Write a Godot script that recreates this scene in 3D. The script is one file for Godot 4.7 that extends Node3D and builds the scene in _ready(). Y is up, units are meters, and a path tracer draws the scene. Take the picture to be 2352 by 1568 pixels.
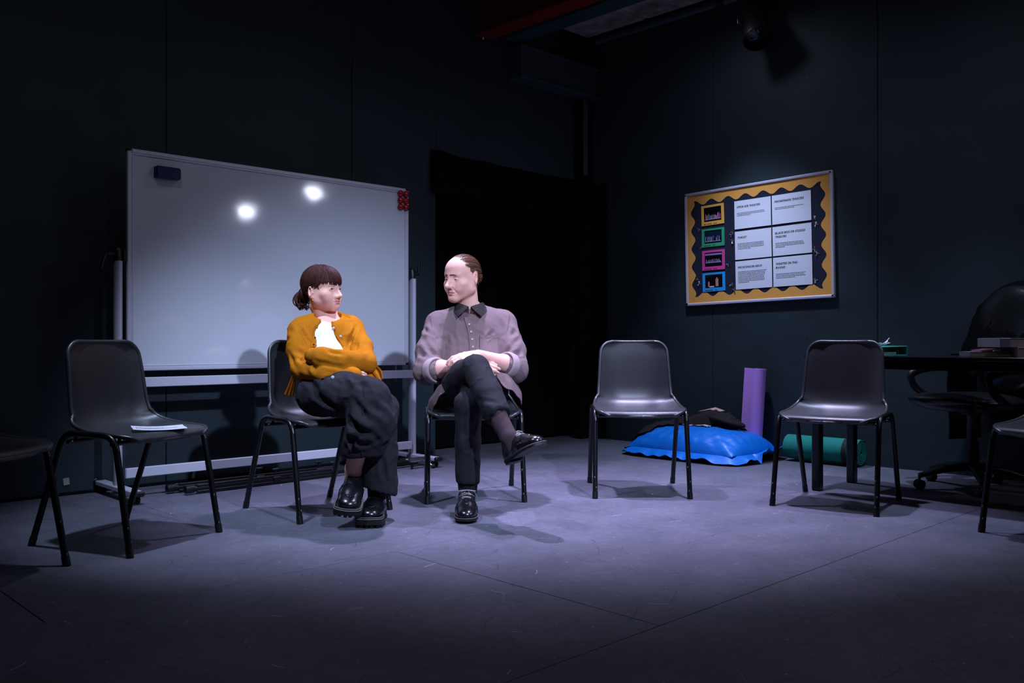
extends Node3D
# Rehearsal in a black box studio: two people on stacking chairs before a whiteboard.
# Plan coordinates: x to the right, y up, d = distance in front of the camera; V(x, y, d) is that point.

var M := {}
var used := {}

func _ready() -> void:
	# ---- camera, air, exposure
	var cam := Camera3D.new()
	cam.name = "camera"
	cam.position = Vector3(0, 0.79, 0)
	cam.fov = 41.87
	cam.near = 0.05
	cam.far = 60.0
	add_child(cam)
	cam.current = true
	var we := WorldEnvironment.new()
	we.name = "air"
	var env := Environment.new()
	env.background_mode = Environment.BG_COLOR
	env.background_color = Color(0, 0, 0)
	env.tonemap_mode = Environment.TONE_MAPPER_LINEAR
	env.tonemap_exposure = 1.0
	env.sdfgi_enabled = true
	env.ssao_enabled = true
	env.ssil_enabled = true
	we.environment = env
	add_child(we)
	make_materials()
	# ---- stage lanterns (each builds its own light)
	build_lanterns()
	# ---- the room
	build_room()
	# ---- things
	build_whiteboard()
	build_chairs()
	build_man()
	build_woman()
	build_notice_board()
	build_cushion_corner()
	build_table_corner()
	build_small_things()

# ------------------------------------------------------------------ helpers
func V(x: float, y: float, d: float) -> Vector3:
	return Vector3(x, y, -d)

func numbered(called: String) -> String:
	if not used.has(called):
		used[called] = 0
		return called
	used[called] += 1
	return "%s_%03d" % [called, used[called]]

func tag(o: Node, label: String, category: String, group := "") -> Node:
	o.set_meta("label", label)
	o.set_meta("category", category)
	if group != "":
		o.set_meta("group", group)
	return o

func thing(called: String, label: String, category: String, at := Vector3.ZERO, turn := 0.0, group := "") -> Node3D:
	var o := Node3D.new()
	o.name = numbered(called)
	o.position = at
	o.rotation.y = turn
	add_child(o, true)
	tag(o, label, category, group)
	return o

func structure(called: String, xf := Transform3D()) -> Node3D:
	var o := Node3D.new()
	o.name = called
	o.transform = xf
	o.set_meta("kind", "structure")
	add_child(o, true)
	return o

func put(mesh: Mesh, called: String, mat: Material, parent: Node, xf := Transform3D()) -> MeshInstance3D:
	var o := MeshInstance3D.new()
	o.name = numbered(called) if parent == self else called
	o.mesh = mesh
	o.material_override = mat
	o.transform = xf
	o.cast_shadow = GeometryInstance3D.SHADOW_CASTING_SETTING_ON
	parent.add_child(o, true)
	return o

func copy(o: Node3D, label := "") -> Node3D:
	var c: Node3D = o.duplicate()
	c.name = numbered(String(o.name).rstrip("0123456789").trim_suffix("_") if String(o.name).right(3).is_valid_int() else String(o.name))
	add_child(c, true)
	if label != "":
		c.set_meta("label", label)
	return c

func axes(z: Vector3, up := Vector3.UP) -> Basis:
	# z ahead, y as near up as can be
	var zz := z.normalized()
	var xx := up.cross(zz).normalized()
	return Basis(xx, zz.cross(xx), zz)

func along(y: Vector3) -> Basis:
	var yy := y.normalized()
	var h := Vector3.RIGHT if absf(yy.x) < 0.8 else Vector3.BACK
	var zz := h.cross(yy).normalized()
	return Basis(yy.cross(zz), yy, zz)

# ------------------------------------------------------------------ mesh builder
class MB:
	var v := PackedVector3Array()
	var n := PackedVector3Array()
	var c := PackedColorArray()
	var ix := PackedInt32Array()
	var tint := Color(1, 1, 1)

	func soft(pv: PackedVector3Array, pi: PackedInt32Array, pc := PackedColorArray()) -> MB:
		var pn := PackedVector3Array()
		pn.resize(pv.size())
		for t in range(0, pi.size(), 3):
			var a := pv[pi[t]]
			var f := (pv[pi[t + 2]] - a).cross(pv[pi[t + 1]] - a)
			pn[pi[t]] += f
			pn[pi[t + 1]] += f
			pn[pi[t + 2]] += f
		var base := v.size()
		for k in pn.size():
			pn[k] = pn[k].normalized() if pn[k].length_squared() > 0.0 else Vector3.UP
		v.append_array(pv)
		n.append_array(pn)
		if pc.size() == pv.size():
			c.append_array(pc)
		else:
			var cc := PackedColorArray()
			cc.resize(pv.size())
			cc.fill(tint)
			c.append_array(cc)
		for k in pi:
			ix.append(base + k)
		return self

	func face(p: Array) -> MB:
		# a flat polygon, clockwise from outside
		var pv := PackedVector3Array(p)
		var pi := PackedInt32Array()
		for k in range(1, pv.size() - 1):
			pi.append_array([0, k, k + 1])
		return soft(pv, pi)

	func box(at: Vector3, size: Vector3, bev := 0.0, xf := Transform3D()) -> MB:
		var h := size * 0.5
		var b := minf(bev, minf(h.x, minf(h.y, h.z)) * 0.95)
		var p := {}
		for sx in [-1, 1]:
			for sy in [-1, 1]:
				for sz in [-1, 1]:
					var k := Vector3i(sx, sy, sz)
					var s := Vector3(sx, sy, sz)
					p[k] = [xf * (at + s * Vector3(h.x, h.y - b, h.z - b)), xf * (at + s * Vector3(h.x - b, h.y, h.z - b)), xf * (at + s * Vector3(h.x - b, h.y - b, h.z))]
		var mid := xf * at
		for ax in 3:
			var u := (ax + 1) % 3
			var w := (ax + 2) % 3
			for s in [-1, 1]:
				var q := []
				for e in [[-1, -1], [1, -1], [1, 1], [-1, 1]]:
					var k := Vector3i.ZERO
					k[ax] = s
					k[u] = e[0]
					k[w] = e[1]
					q.append(p[k][ax])
				_out(q, mid)
		if b > 0.0:
			for ax in 3:
				var u := (ax + 1) % 3
				var w := (ax + 2) % 3
				for su in [-1, 1]:
					for sw in [-1, 1]:
						var k0 := Vector3i.ZERO
						k0[ax] = -1
						k0[u] = su
						k0[w] = sw
						var k1 := k0
						k1[ax] = 1
						_out([p[k0][u], p[k1][u], p[k1][w], p[k0][w]], mid)
			for k in p:
				_out([p[k][0], p[k][1], p[k][2]], mid)
		return self

	func _out(q: Array, mid: Vector3) -> void:
		var f: Vector3 = (q[2] - q[0]).cross(q[1] - q[0])
		if f.dot((q[0] + q[1] + q[2]) / 3.0 - mid) < 0.0:
			q.reverse()
		face(q)

	func tube(pts: Array, rad, sides := 10, caps := true, flat := 1.0, side := Vector3.ZERO) -> MB:
		# rad: a number or one per point; flat < 1 squeezes the section along «side»
		var m := pts.size()
		var pv := PackedVector3Array()
		var pi := PackedInt32Array()
		var up := Vector3.ZERO
		for k in m:
			var t: Vector3 = (pts[mini(k + 1, m - 1)] - pts[maxi(k - 1, 0)]).normalized()
			if up == Vector3.ZERO:
				up = side if side != Vector3.ZERO else (Vector3.UP if absf(t.y) < 0.9 else Vector3.RIGHT)
			up = (up - t * up.dot(t)).normalized()
			var w := t.cross(up)
			var r: float = rad[k] if rad is Array else rad
			for s in sides:
				var a := TAU * s / sides
				pv.append(pts[k] + (w * cos(a) + up * sin(a) * flat) * r)
		for k in m - 1:
			for s in sides:
				var a := k * sides + s
				var b := k * sides + (s + 1) % sides
				pi.append_array([a, b, b + sides, a, b + sides, a + sides])
		soft(pv, pi)
		if caps:
			for e in 2:
				var ring := []
				for s in sides:
					ring.append(pv[s] if e == 0 else pv[(m - 1) * sides + s])
				if e == 0:
					ring.reverse()
				face(ring)
		return self

	func lathe(prof: Array, segs := 24, xf := Transform3D(), turn := TAU) -> MB:
		# profile of Vector2(radius, height); outside is to the right when going up
		var pv := PackedVector3Array()
		var pi := PackedInt32Array()
		var full := is_equal_approx(turn, TAU)
		var m := segs if full else segs + 1
		for q in prof:
			for s in m:
				var a: float = turn * s / segs
				pv.append(xf * Vector3(cos(a) * q.x, q.y, sin(a) * q.x))
		for k in prof.size() - 1:
			for s in segs:
				var a := k * m + s
				var b := k * m + (s + 1) % m
				pi.append_array([a, b, b + m, a, b + m, a + m])
		return soft(pv, pi)

	func grid(rows: Array, thick := 0.0) -> MB:
		# rows of points; thick > 0 gives the sheet a second side and edges
		var r := rows.size()
		var w: int = rows[0].size()
		var pv := PackedVector3Array()
		var pi := PackedInt32Array()
		for row in rows:
			for p in row:
				pv.append(p)
		for j in r - 1:
			for i in w - 1:
				var a := j * w + i
				pi.append_array([a, a + 1, a + 1 + w, a, a + 1 + w, a + w])
		if thick <= 0.0:
			return soft(pv, pi)
		var pn := PackedVector3Array()
		pn.resize(pv.size())
		for t in range(0, pi.size(), 3):
			var a := pv[pi[t]]
			var f := (pv[pi[t + 2]] - a).cross(pv[pi[t + 1]] - a)
			for e in 3:
				pn[pi[t + e]] += f
		var pb := PackedVector3Array()
		var bi := PackedInt32Array()
		for k in pv.size():
			pb.append(pv[k] - pn[k].normalized() * thick)
		for t in range(0, pi.size(), 3):
			bi.append_array([pi[t], pi[t + 2], pi[t + 1]])
		soft(pv, pi)
		soft(pb, bi)
		var edge := []
		for i in w: edge.append(i)
		for j in range(1, r): edge.append(j * w + w - 1)
		for i in range(w - 2, -1, -1): edge.append((r - 1) * w + i)
		for j in range(r - 2, -1, -1): edge.append(j * w)
		var ev := PackedVector3Array()
		var ei := PackedInt32Array()
		for k in edge:
			ev.append(pv[k])
			ev.append(pb[k])
		for k in edge.size() - 1:
			var a := k * 2
			ei.append_array([a, a + 1, a + 3, a, a + 3, a + 2])
		return soft(ev, ei)

	func prism(poly: PackedVector2Array, depth: float, xf := Transform3D()) -> MB:
		# polygon in x, y, drawn out from z = 0 to z = depth
		var tri := Geometry2D.triangulate_polygon(poly)
		var mid := Vector3.ZERO
		for z in [0.0, depth]:
			for t in range(0, tri.size(), 3):
				var q := []
				for e in 3:
					q.append(xf * Vector3(poly[tri[t + e]].x, poly[tri[t + e]].y, z))
				mid = (q[0] + q[1] + q[2]) / 3.0 + xf.basis.z * (1.0 if z == 0.0 else -1.0)
				_out(q, mid)
		var cw := Geometry2D.is_polygon_clockwise(poly)
		for k in poly.size():
			var a := poly[k]
			var b := poly[(k + 1) % poly.size()]
			var q := [xf * Vector3(a.x, a.y, 0), xf * Vector3(b.x, b.y, 0), xf * Vector3(b.x, b.y, depth), xf * Vector3(a.x, a.y, depth)]
			if not cw:
				q.reverse()
			face(q)
		return self

	func ball(at: Vector3, r: Vector3, b := Basis(), segs := 12) -> MB:
		var prof := []
		var half := segs / 2
		for k in half + 1:
			var a := PI * k / half - PI / 2
			prof.append(Vector2(maxf(cos(a), 0.001), sin(a)))
		return lathe(prof, segs, Transform3D(b * Basis.from_scale(r), at))

	func mesh() -> ArrayMesh:
		var a := []
		a.resize(Mesh.ARRAY_MAX)
		a[Mesh.ARRAY_VERTEX] = v
		a[Mesh.ARRAY_NORMAL] = n
		a[Mesh.ARRAY_COLOR] = c
		a[Mesh.ARRAY_INDEX] = ix
		var m := ArrayMesh.new()
		m.add_surface_from_arrays(Mesh.PRIMITIVE_TRIANGLES, a)
		return m

# ------------------------------------------------------------------ distance field on a grid, meshed as surface nets
class Field:
	var lo: Vector3
	var h: float
	var nx: int
	var ny: int
	var nz: int
	var d := PackedFloat32Array()

	func _init(a: Vector3, b: Vector3, cell: float) -> void:
		lo = Vector3(minf(a.x, b.x), minf(a.y, b.y), minf(a.z, b.z))
		h = cell
		var s := (a - b).abs() / cell
		nx = int(s.x) + 2
		ny = int(s.y) + 2
		nz = int(s.z) + 2
		d.resize(nx * ny * nz)
		d.fill(1.0)

	func _range(a: Vector3, b: Vector3) -> Array:
		var i := ((a - lo) / h).floor()
		var j := ((b - lo) / h).ceil()
		return [clampi(int(i.x), 0, nx), clampi(int(j.x) + 1, 0, nx), clampi(int(i.y), 0, ny), clampi(int(j.y) + 1, 0, ny), clampi(int(i.z), 0, nz), clampi(int(j.z) + 1, 0, nz)]

	# tapered capsule; squash: direction times the factor by which distances along it count more
	func cap(a: Vector3, b: Vector3, ra: float, rb: float, k := 0.02, sub := false, squash := Vector3.ZERO) -> Field:
		var m := maxf(ra, rb) + k + 3.0 * h
		var g := _range(a.min(b) - Vector3.ONE * m, a.max(b) + Vector3.ONE * m)
		var ab := b - a
		var l2 := maxf(ab.length_squared(), 1e-9)
		var dr := rb - ra
		var q := squash.length()
		var qd := squash.normalized()
		for z in range(g[4], g[5]):
			for y in range(g[2], g[3]):
				var at := (z * ny + y) * nx
				var p := Vector3(lo.x + g[0] * h, lo.y + y * h, lo.z + z * h) - a
				for x in range(g[0], g[1]):
					var t := clampf(p.dot(ab) / l2, 0.0, 1.0)
					var w := p - ab * t
					if q > 0.0:
						w += qd * (w.dot(qd) * (q - 1.0))
					var s := w.length() - ra - dr * t
					var o := d[at + x]
					if sub:
						s = -s
						var e := maxf(k - absf(o - s), 0.0)
						d[at + x] = maxf(o, s) + e * e * 0.25 / k
					else:
						var e := maxf(k - absf(o - s), 0.0)
						d[at + x] = minf(o, s) - e * e * 0.25 / k
					p.x += h
		return self

	func ell(c: Vector3, r: Vector3, b := Basis(), k := 0.02, sub := false) -> Field:
		var big := maxf(r.x, maxf(r.y, r.z)) + k + 3.0 * h
		var small := minf(r.x, minf(r.y, r.z))
		var ext := Vector3(big, big, big)
		var g := _range(c - ext, c + ext)
		var inv := Basis.from_scale(Vector3.ONE / r) * b.transposed()
		var inv2 := Basis.from_scale(Vector3.ONE / (r * r)) * b.transposed()
		for z in range(g[4], g[5]):
			for y in range(g[2], g[3]):
				var at := (z * ny + y) * nx
				var p := Vector3(lo.x + g[0] * h, lo.y + y * h, lo.z + z * h) - c
				for x in range(g[0], g[1]):
					var k0 := (inv * p).length()
					var s := small * (k0 - 1.0) if k0 < 0.3 else k0 * (k0 - 1.0) / (inv2 * p).length()
					var o := d[at + x]
					if sub:
						s = -s
						var e := maxf(k - absf(o - s), 0.0)
						d[at + x] = maxf(o, s) + e * e * 0.25 / k
					else:
						var e := maxf(k - absf(o - s), 0.0)
						d[at + x] = minf(o, s) - e * e * 0.25 / k
					p.x += h
		return self

	# chain of capsules
	func chain(pts: Array, rad: Array, k := 0.02, sub := false) -> Field:
		for i in pts.size() - 1:
			cap(pts[i], pts[i + 1], rad[i], rad[i + 1], k, sub)
		return self

	# keeps what lies behind the plane (p - at).n < 0, within «reach» of «at»
	func cut(at: Vector3, nrm: Vector3, reach: float, k := 0.004) -> Field:
		var g := _range(at - Vector3.ONE * reach, at + Vector3.ONE * reach)
		for z in range(g[4], g[5]):
			for y in range(g[2], g[3]):
				var i := (z * ny + y) * nx
				var p := Vector3(lo.x + g[0] * h, lo.y + y * h, lo.z + z * h) - at
				for x in range(g[0], g[1]):
					if p.length() < reach:
						var s := p.dot(nrm)
						var o := d[i + x]
						var e := maxf(k - absf(o - s), 0.0)
						d[i + x] = maxf(o, s) + e * e * 0.25 / k
					p.x += h
		return self

	func sample(p: Vector3) -> float:
		var q := (p - lo) / h
		var x := clampi(int(q.x), 0, nx - 2)
		var y := clampi(int(q.y), 0, ny - 2)
		var z := clampi(int(q.z), 0, nz - 2)
		var f := q - Vector3(x, y, z)
		var i := (z * ny + y) * nx + x
		var s := nx * ny
		var a := lerpf(lerpf(d[i], d[i + 1], f.x), lerpf(d[i + nx], d[i + nx + 1], f.x), f.y)
		var b := lerpf(lerpf(d[i + s], d[i + s + 1], f.x), lerpf(d[i + s + nx], d[i + s + nx + 1], f.x), f.y)
		return lerpf(a, b, f.z)

	# first point of the surface met from «p» along «dir»
	func hit(p: Vector3, dir: Vector3, lift := 0.0, far := 0.6) -> Vector3:
		var u := dir.normalized()
		var t := 0.0
		while t < far:
			var s := sample(p + u * t) - lift
			if s < 0.0005:
				break
			t += clampf(s * 0.7, 0.0006, h * 1.5)
		return p + u * t

	func mesh_into(mb: MB, xf := Transform3D(), bump = null, paint = null) -> MB:
		var index := PackedInt32Array()
		index.resize(d.size())
		index.fill(-1)
		var pv := PackedVector3Array()
		var lim := h * 3.2
		var sy := nx
		var sz := nx * ny
		for z in nz - 1:
			for y in ny - 1:
				var at := (z * ny + y) * nx
				for x in nx - 1:
					var i := at + x
					var a0 := d[i]
					if a0 > lim or a0 < -lim:
						continue
					var a1 := d[i + 1]
					var a2 := d[i + sy]
					var a3 := d[i + sy + 1]
					var a4 := d[i + sz]
					var a5 := d[i + sz + 1]
					var a6 := d[i + sz + sy]
					var a7 := d[i + sz + sy + 1]
					var cnt := int(a0 < 0.0) + int(a1 < 0.0) + int(a2 < 0.0) + int(a3 < 0.0) + int(a4 < 0.0) + int(a5 < 0.0) + int(a6 < 0.0) + int(a7 < 0.0)
					if cnt == 0 or cnt == 8:
						continue
					var s := Vector3.ZERO
					var m := 0
					if (a0 < 0.0) != (a1 < 0.0): s += Vector3(a0 / (a0 - a1), 0, 0); m += 1
					if (a2 < 0.0) != (a3 < 0.0): s += Vector3(a2 / (a2 - a3), 1, 0); m += 1
					if (a4 < 0.0) != (a5 < 0.0): s += Vector3(a4 / (a4 - a5), 0, 1); m += 1
					if (a6 < 0.0) != (a7 < 0.0): s += Vector3(a6 / (a6 - a7), 1, 1); m += 1
					if (a0 < 0.0) != (a2 < 0.0): s += Vector3(0, a0 / (a0 - a2), 0); m += 1
					if (a1 < 0.0) != (a3 < 0.0): s += Vector3(1, a1 / (a1 - a3), 0); m += 1
					if (a4 < 0.0) != (a6 < 0.0): s += Vector3(0, a4 / (a4 - a6), 1); m += 1
					if (a5 < 0.0) != (a7 < 0.0): s += Vector3(1, a5 / (a5 - a7), 1); m += 1
					if (a0 < 0.0) != (a4 < 0.0): s += Vector3(0, 0, a0 / (a0 - a4)); m += 1
					if (a1 < 0.0) != (a5 < 0.0): s += Vector3(1, 0, a1 / (a1 - a5)); m += 1
					if (a2 < 0.0) != (a6 < 0.0): s += Vector3(0, 1, a2 / (a2 - a6)); m += 1
					if (a3 < 0.0) != (a7 < 0.0): s += Vector3(1, 1, a3 / (a3 - a7)); m += 1
					index[i] = pv.size()
					pv.append(lo + (Vector3(x, y, z) + s / m) * h)
		var pi := PackedInt32Array()
		var step := [1, sy, sz]
		for z in range(1, nz - 1):
			for y in range(1, ny - 1):
				var at := (z * ny + y) * nx
				for x in range(1, nx - 1):
					var i := at + x
					if index[i] < 0 and index[i - 1 - sy - sz] < 0 and index[i - 1] < 0 and index[i - sy] < 0 and index[i - sz] < 0:
						continue
					var a := d[i]
					for ax in 3:
						var b := d[i + int(step[ax])]
						if (a < 0.0) == (b < 0.0):
							continue
						var u: int = step[(ax + 1) % 3]
						var w: int = step[(ax + 2) % 3]
						var q0 := index[i]
						var q1 := index[i - u]
						var q2 := index[i - u - w]
						var q3 := index[i - w]
						if q0 < 0 or q1 < 0 or q2 < 0 or q3 < 0:
							continue
						if a < 0.0:
							pi.append_array([q0, q2, q1, q0, q3, q2])
						else:
							pi.append_array([q0, q1, q2, q0, q2, q3])
		# one round of relaxing takes the steps of the grid out
		var acc := PackedVector3Array()
		acc.resize(pv.size())
		var cn := PackedInt32Array()
		cn.resize(pv.size())
		for t in range(0, pi.size(), 3):
			var i0 := pi[t]
			var i1 := pi[t + 1]
			var i2 := pi[t + 2]
			acc[i0] += pv[i1] + pv[i2]
			acc[i1] += pv[i0] + pv[i2]
			acc[i2] += pv[i0] + pv[i1]
			cn[i0] += 2
			cn[i1] += 2
			cn[i2] += 2
		for k in pv.size():
			if cn[k] > 0:
				pv[k] = pv[k].lerp(acc[k] / cn[k], 0.35)
		if bump != null:
			var pn := PackedVector3Array()
			pn.resize(pv.size())
			for t in range(0, pi.size(), 3):
				var p0 := pv[pi[t]]
				var f := (pv[pi[t + 2]] - p0).cross(pv[pi[t + 1]] - p0)
				pn[pi[t]] += f
				pn[pi[t + 1]] += f
				pn[pi[t + 2]] += f
			for k in pv.size():
				var nn := pn[k].normalized()
				var amount: float = bump.call(pv[k], nn)
				pv[k] += nn * amount
		var pc := PackedColorArray()
		if paint != null:
			pc.resize(pv.size())
			for k in pv.size():
				pc[k] = paint.call(pv[k])
		for k in pv.size():
			pv[k] = xf * pv[k]
		return mb.soft(pv, pi, pc)

# ------------------------------------------------------------------ materials
func noise(freq: float, oct := 4, sd := 1, type := FastNoiseLite.TYPE_SIMPLEX_SMOOTH) -> FastNoiseLite:
	var f := FastNoiseLite.new()
	f.noise_type = type
	f.frequency = freq
	f.fractal_octaves = oct
	f.seed = sd
	return f

func tex(img: Image) -> ImageTexture:
	return ImageTexture.create_from_image(img)

func bumps(freq: float, size := 256, strength := 4.0, oct := 3, sd := 5) -> ImageTexture:
	var img := noise(freq, oct, sd).get_seamless_image(size, size)
	img.convert(Image.FORMAT_RGBA8)
	img.bump_map_to_normal_map(strength)
	return tex(img)

func mat(c: Color, rough := 0.8, metal := 0.0, spec := 0.5) -> StandardMaterial3D:
	var m := StandardMaterial3D.new()
	m.albedo_color = c
	m.roughness = rough
	m.metallic = metal
	m.metallic_specular = spec
	return m

func grain(m: StandardMaterial3D, albedo: Texture2D, nrm: Texture2D, per_metre: float, depth := 1.0, world := true) -> StandardMaterial3D:
	m.uv1_triplanar = true
	m.uv1_world_triplanar = world
	m.uv1_scale = Vector3.ONE * per_metre
	if albedo:
		m.albedo_texture = albedo
	if nrm:
		m.normal_enabled = true
		m.normal_texture = nrm
		m.normal_scale = depth
	return m

# cloth with threads both ways
func weave(size: int, pitch: int, strength: float) -> ImageTexture:
	var img := Image.create(size, size, false, Image.FORMAT_RGBA8)
	for y in size:
		for x in size:
			var a := sin(TAU * x / pitch)
			var b := sin(TAU * y / pitch)
			var g := 0.5 + 0.25 * (a if (x / pitch + y / pitch) % 2 == 0 else b)
			img.set_pixel(x, y, Color(g, g, g))
	img.bump_map_to_normal_map(strength)
	return tex(img)

func mottled(a: Color, b: Color, freq: float, size := 256, oct := 4, sd := 3) -> ImageTexture:
	var img := noise(freq, oct, sd).get_seamless_image(size, size)
	img.convert(Image.FORMAT_RGBA8)
	for y in size:
		for x in size:
			img.set_pixel(x, y, a.lerp(b, img.get_pixel(x, y).r))
	return tex(img)

func floor_image(size: int) -> Image:
	# worn matt paint: cloudy tone, drag marks, flecks of white paint, hair-thin scratches
	var img := noise(0.006, 5, 21).get_seamless_image(size, size)
	var fine := noise(0.05, 3, 22).get_seamless_image(size, size)
	img.convert(Image.FORMAT_RGBA8)
	var r := RandomNumberGenerator.new()
	r.seed = 77
	for y in size:
		for x in size:
			var g := 0.395 + 0.085 * img.get_pixel(x, y).r + 0.055 * fine.get_pixel(x, y).r
			img.set_pixel(x, y, Color(g, g, g))
	for k in 260:
		# rubbed dark and light drag marks
		var p := Vector2(r.randf() * size, r.randf() * size)
		var a := r.randf() * TAU
		var bend := r.randf_range(-0.02, 0.02)
		var tone := r.randf_range(0.80, 0.94) if k % 3 else r.randf_range(1.05, 1.14)
		for s in r.randi_range(12, 60):
			p += Vector2(cos(a), sin(a))
			a += bend
			for w in r.randi_range(1, 3):
				var x := posmod(int(p.x), size)
				var y := posmod(int(p.y) + w, size)
				img.set_pixel(x, y, img.get_pixel(x, y) * Color(tone, tone, tone))
	for k in 1100:
		var x := r.randi() % size
		var y := r.randi() % size
		var g := r.randf_range(1.35, 2.3)
		var c := img.get_pixel(x, y) * Color(g, g, g)
		img.set_pixel(x, y, c)
		if k % 4 == 0:
			img.set_pixel((x + 1) % size, y, c)
		if k % 9 == 0:
			img.set_pixel(x, (y + 1) % size, c)
	for k in 46:
		var p := Vector2(r.randf() * size, r.randf() * size)
		var a := r.randf() * TAU
		var g := 1.9 if k % 2 else 0.45
		for s in r.randi_range(6, 26):
			p += Vector2(cos(a), sin(a))
			a += r.randf_range(-0.12, 0.12)
			var x := posmod(int(p.x), size)
			var y := posmod(int(p.y), size)
			img.set_pixel(x, y, img.get_pixel(x, y) * Color(g, g, g))
	return img

func wall_image(size: int) -> Image:
	var img := noise(0.008, 5, 31).get_seamless_image(size, size)
	img.convert(Image.FORMAT_RGBA8)
	var r := RandomNumberGenerator.new()
	r.seed = 12
	for y in size:
		for x in size:
			var g := 0.41 + 0.10 * img.get_pixel(x, y).r
			img.set_pixel(x, y, Color(g, g, g))
	for k in 60:
		var x := r.randi() % size
		var y := r.randi() % size
		var g := r.randf_range(1.2, 2.0) if k % 3 else 0.6
		for s in r.randi_range(1, 4):
			var yy := (y + s) % size
			img.set_pixel(x, yy, img.get_pixel(x, yy) * Color(g, g, g))
	return img

func make_materials() -> void:
	var cloth_n := weave(128, 8, 2.0)
	var fuzz := bumps(0.05, 256, 3.0, 4, 9)
	var pits := bumps(0.09, 256, 2.2, 2, 4)
	M.cloth_n = cloth_n
	M.floor = grain(mat(Color(0.80, 0.80, 0.885), 0.62, 0.0, 0.35), tex(floor_image(1024)), bumps(0.02, 256, 1.5, 4, 8), 0.36, 0.35)
	M.wall = grain(mat(Color(0.355, 0.455, 0.495), 0.62, 0.0, 0.4), tex(wall_image(512)), bumps(0.03, 256, 1.5, 4, 6), 0.5, 0.3)
	M.black = mat(Color(0.06, 0.062, 0.068), 0.9, 0.0, 0.2)
	M.drape = grain(mat(Color(0.045, 0.047, 0.055), 0.95, 0.0, 0.15), null, fuzz, 6.0, 0.4)
	M.ceiling = mat(Color(0.10, 0.10, 0.11), 0.9)
	M.concrete = grain(mat(Color(0.84, 0.78, 0.71), 0.9), mottled(Color(0.6, 0.6, 0.6), Color(1, 1, 1), 0.02), fuzz, 1.2, 0.8)
	M.red_steel = mat(Color(0.48, 0.07, 0.06), 0.5)
	M.teal_steel = mat(Color(0.16, 0.27, 0.29), 0.5)
	M.grey_steel = grain(mat(Color(0.30, 0.34, 0.38), 0.55), mottled(Color(0.7, 0.7, 0.7), Color(1, 1, 1), 0.02), null, 1.0)
	M.chrome = mat(Color(0.72, 0.72, 0.75), 0.25, 1.0)
	M.alu = mat(Color(0.80, 0.79, 0.84), 0.42, 0.25)
	M.board = grain(mat(Color(0.80, 0.81, 0.84), 0.07, 0.0, 0.6), null, bumps(0.012, 256, 1.0, 2, 14), 1.6, 0.07)
	M.plastic = grain(mat(Color(0.165, 0.17, 0.18), 0.40, 0.0, 0.62), null, pits, 9.0, 0.28, false)
	M.black_paint = grain(mat(Color(0.05, 0.05, 0.055), 0.32, 0.0, 0.5), null, pits, 3.0, 0.08, false)
	M.black_plastic = mat(Color(0.055, 0.055, 0.06), 0.38)
	M.rubber = mat(Color(0.035, 0.035, 0.04), 0.75)
	M.scuff = mat(Color(0.62, 0.60, 0.56), 0.7)
	M.skin = mat(Color(1, 1, 1), 0.52, 0.0, 0.28)
	M.skin.vertex_color_use_as_albedo = true
	M.skin.subsurf_scatter_enabled = true
	M.skin.subsurf_scatter_strength = 0.12
	M.eye = mat(Color(1, 1, 1), 0.12)
	M.eye.vertex_color_use_as_albedo = true
	M.hair_man = mat(Color(0.38, 0.245, 0.165), 0.5, 0.0, 0.4)
	M.hair_tip = mat(Color(0.72, 0.47, 0.29), 0.45, 0.0, 0.5)
	M.hair_woman = mat(Color(0.23, 0.105, 0.085), 0.56, 0.0, 0.3)
	M.shirt = grain(mat(Color(0.50, 0.42, 0.425), 0.92, 0.0, 0.2), mottled(Color(0.80, 0.80, 0.80), Color(1, 1, 1), 0.04, 256, 5), cloth_n, 44.0, 0.22)
	M.shirt_pale = grain(mat(Color(0.60, 0.53, 0.53), 0.92, 0.0, 0.2), null, cloth_n, 44.0, 0.22)
	M.collar = grain(mat(Color(0.33, 0.32, 0.30), 0.95, 0.0, 0.2), mottled(Color(0.5, 0.5, 0.5), Color(1, 1, 1), 0.06), fuzz, 10.0, 0.5)
	M.trousers = grain(mat(Color(0.135, 0.13, 0.15), 0.82, 0.0, 0.3), mottled(Color(0.8, 0.8, 0.8), Color(1, 1, 1), 0.03), cloth_n, 40.0, 0.22)
	M.trousers_woman = grain(mat(Color(0.185, 0.175, 0.195), 0.9, 0.0, 0.25), mottled(Color(0.78, 0.78, 0.78), Color(1, 1, 1), 0.03), cloth_n, 40.0, 0.25)
	M.mustard = grain(mat(Color(0.77, 0.475, 0.11), 0.95, 0.0, 0.15), mottled(Color(0.82, 0.78, 0.7), Color(1, 1, 1), 0.06, 256, 5), fuzz, 11.0, 0.45)
	M.white_cloth = grain(mat(Color(0.93, 0.92, 0.93), 0.9), null, cloth_n, 16.0, 0.15)
	M.sock_pink = grain(mat(Color(0.82, 0.61, 0.55), 0.95), null, cloth_n, 20.0, 0.5)
	M.sock_plum = grain(mat(Color(0.22, 0.15, 0.17), 0.95), null, cloth_n, 20.0, 0.5)
	M.sock_black = mat(Color(0.03, 0.03, 0.035), 0.95)
	M.leather = grain(mat(Color(0.05, 0.052, 0.065), 0.26, 0.0, 0.6), null, bumps(0.03, 256, 2.0, 4, 17), 5.0, 0.16, false)
	M.sole = mat(Color(0.035, 0.033, 0.035), 0.6)
	M.welt = mat(Color(0.36, 0.33, 0.31), 0.7)
	M.lace = mat(Color(0.55, 0.53, 0.54), 0.7)
	M.button = mat(Color(0.75, 0.72, 0.70), 0.25)
	M.gold = mat(Color(0.85, 0.66, 0.34), 0.25, 1.0)
	M.paper = mat(Color(0.86, 0.86, 0.90), 0.8)
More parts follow.
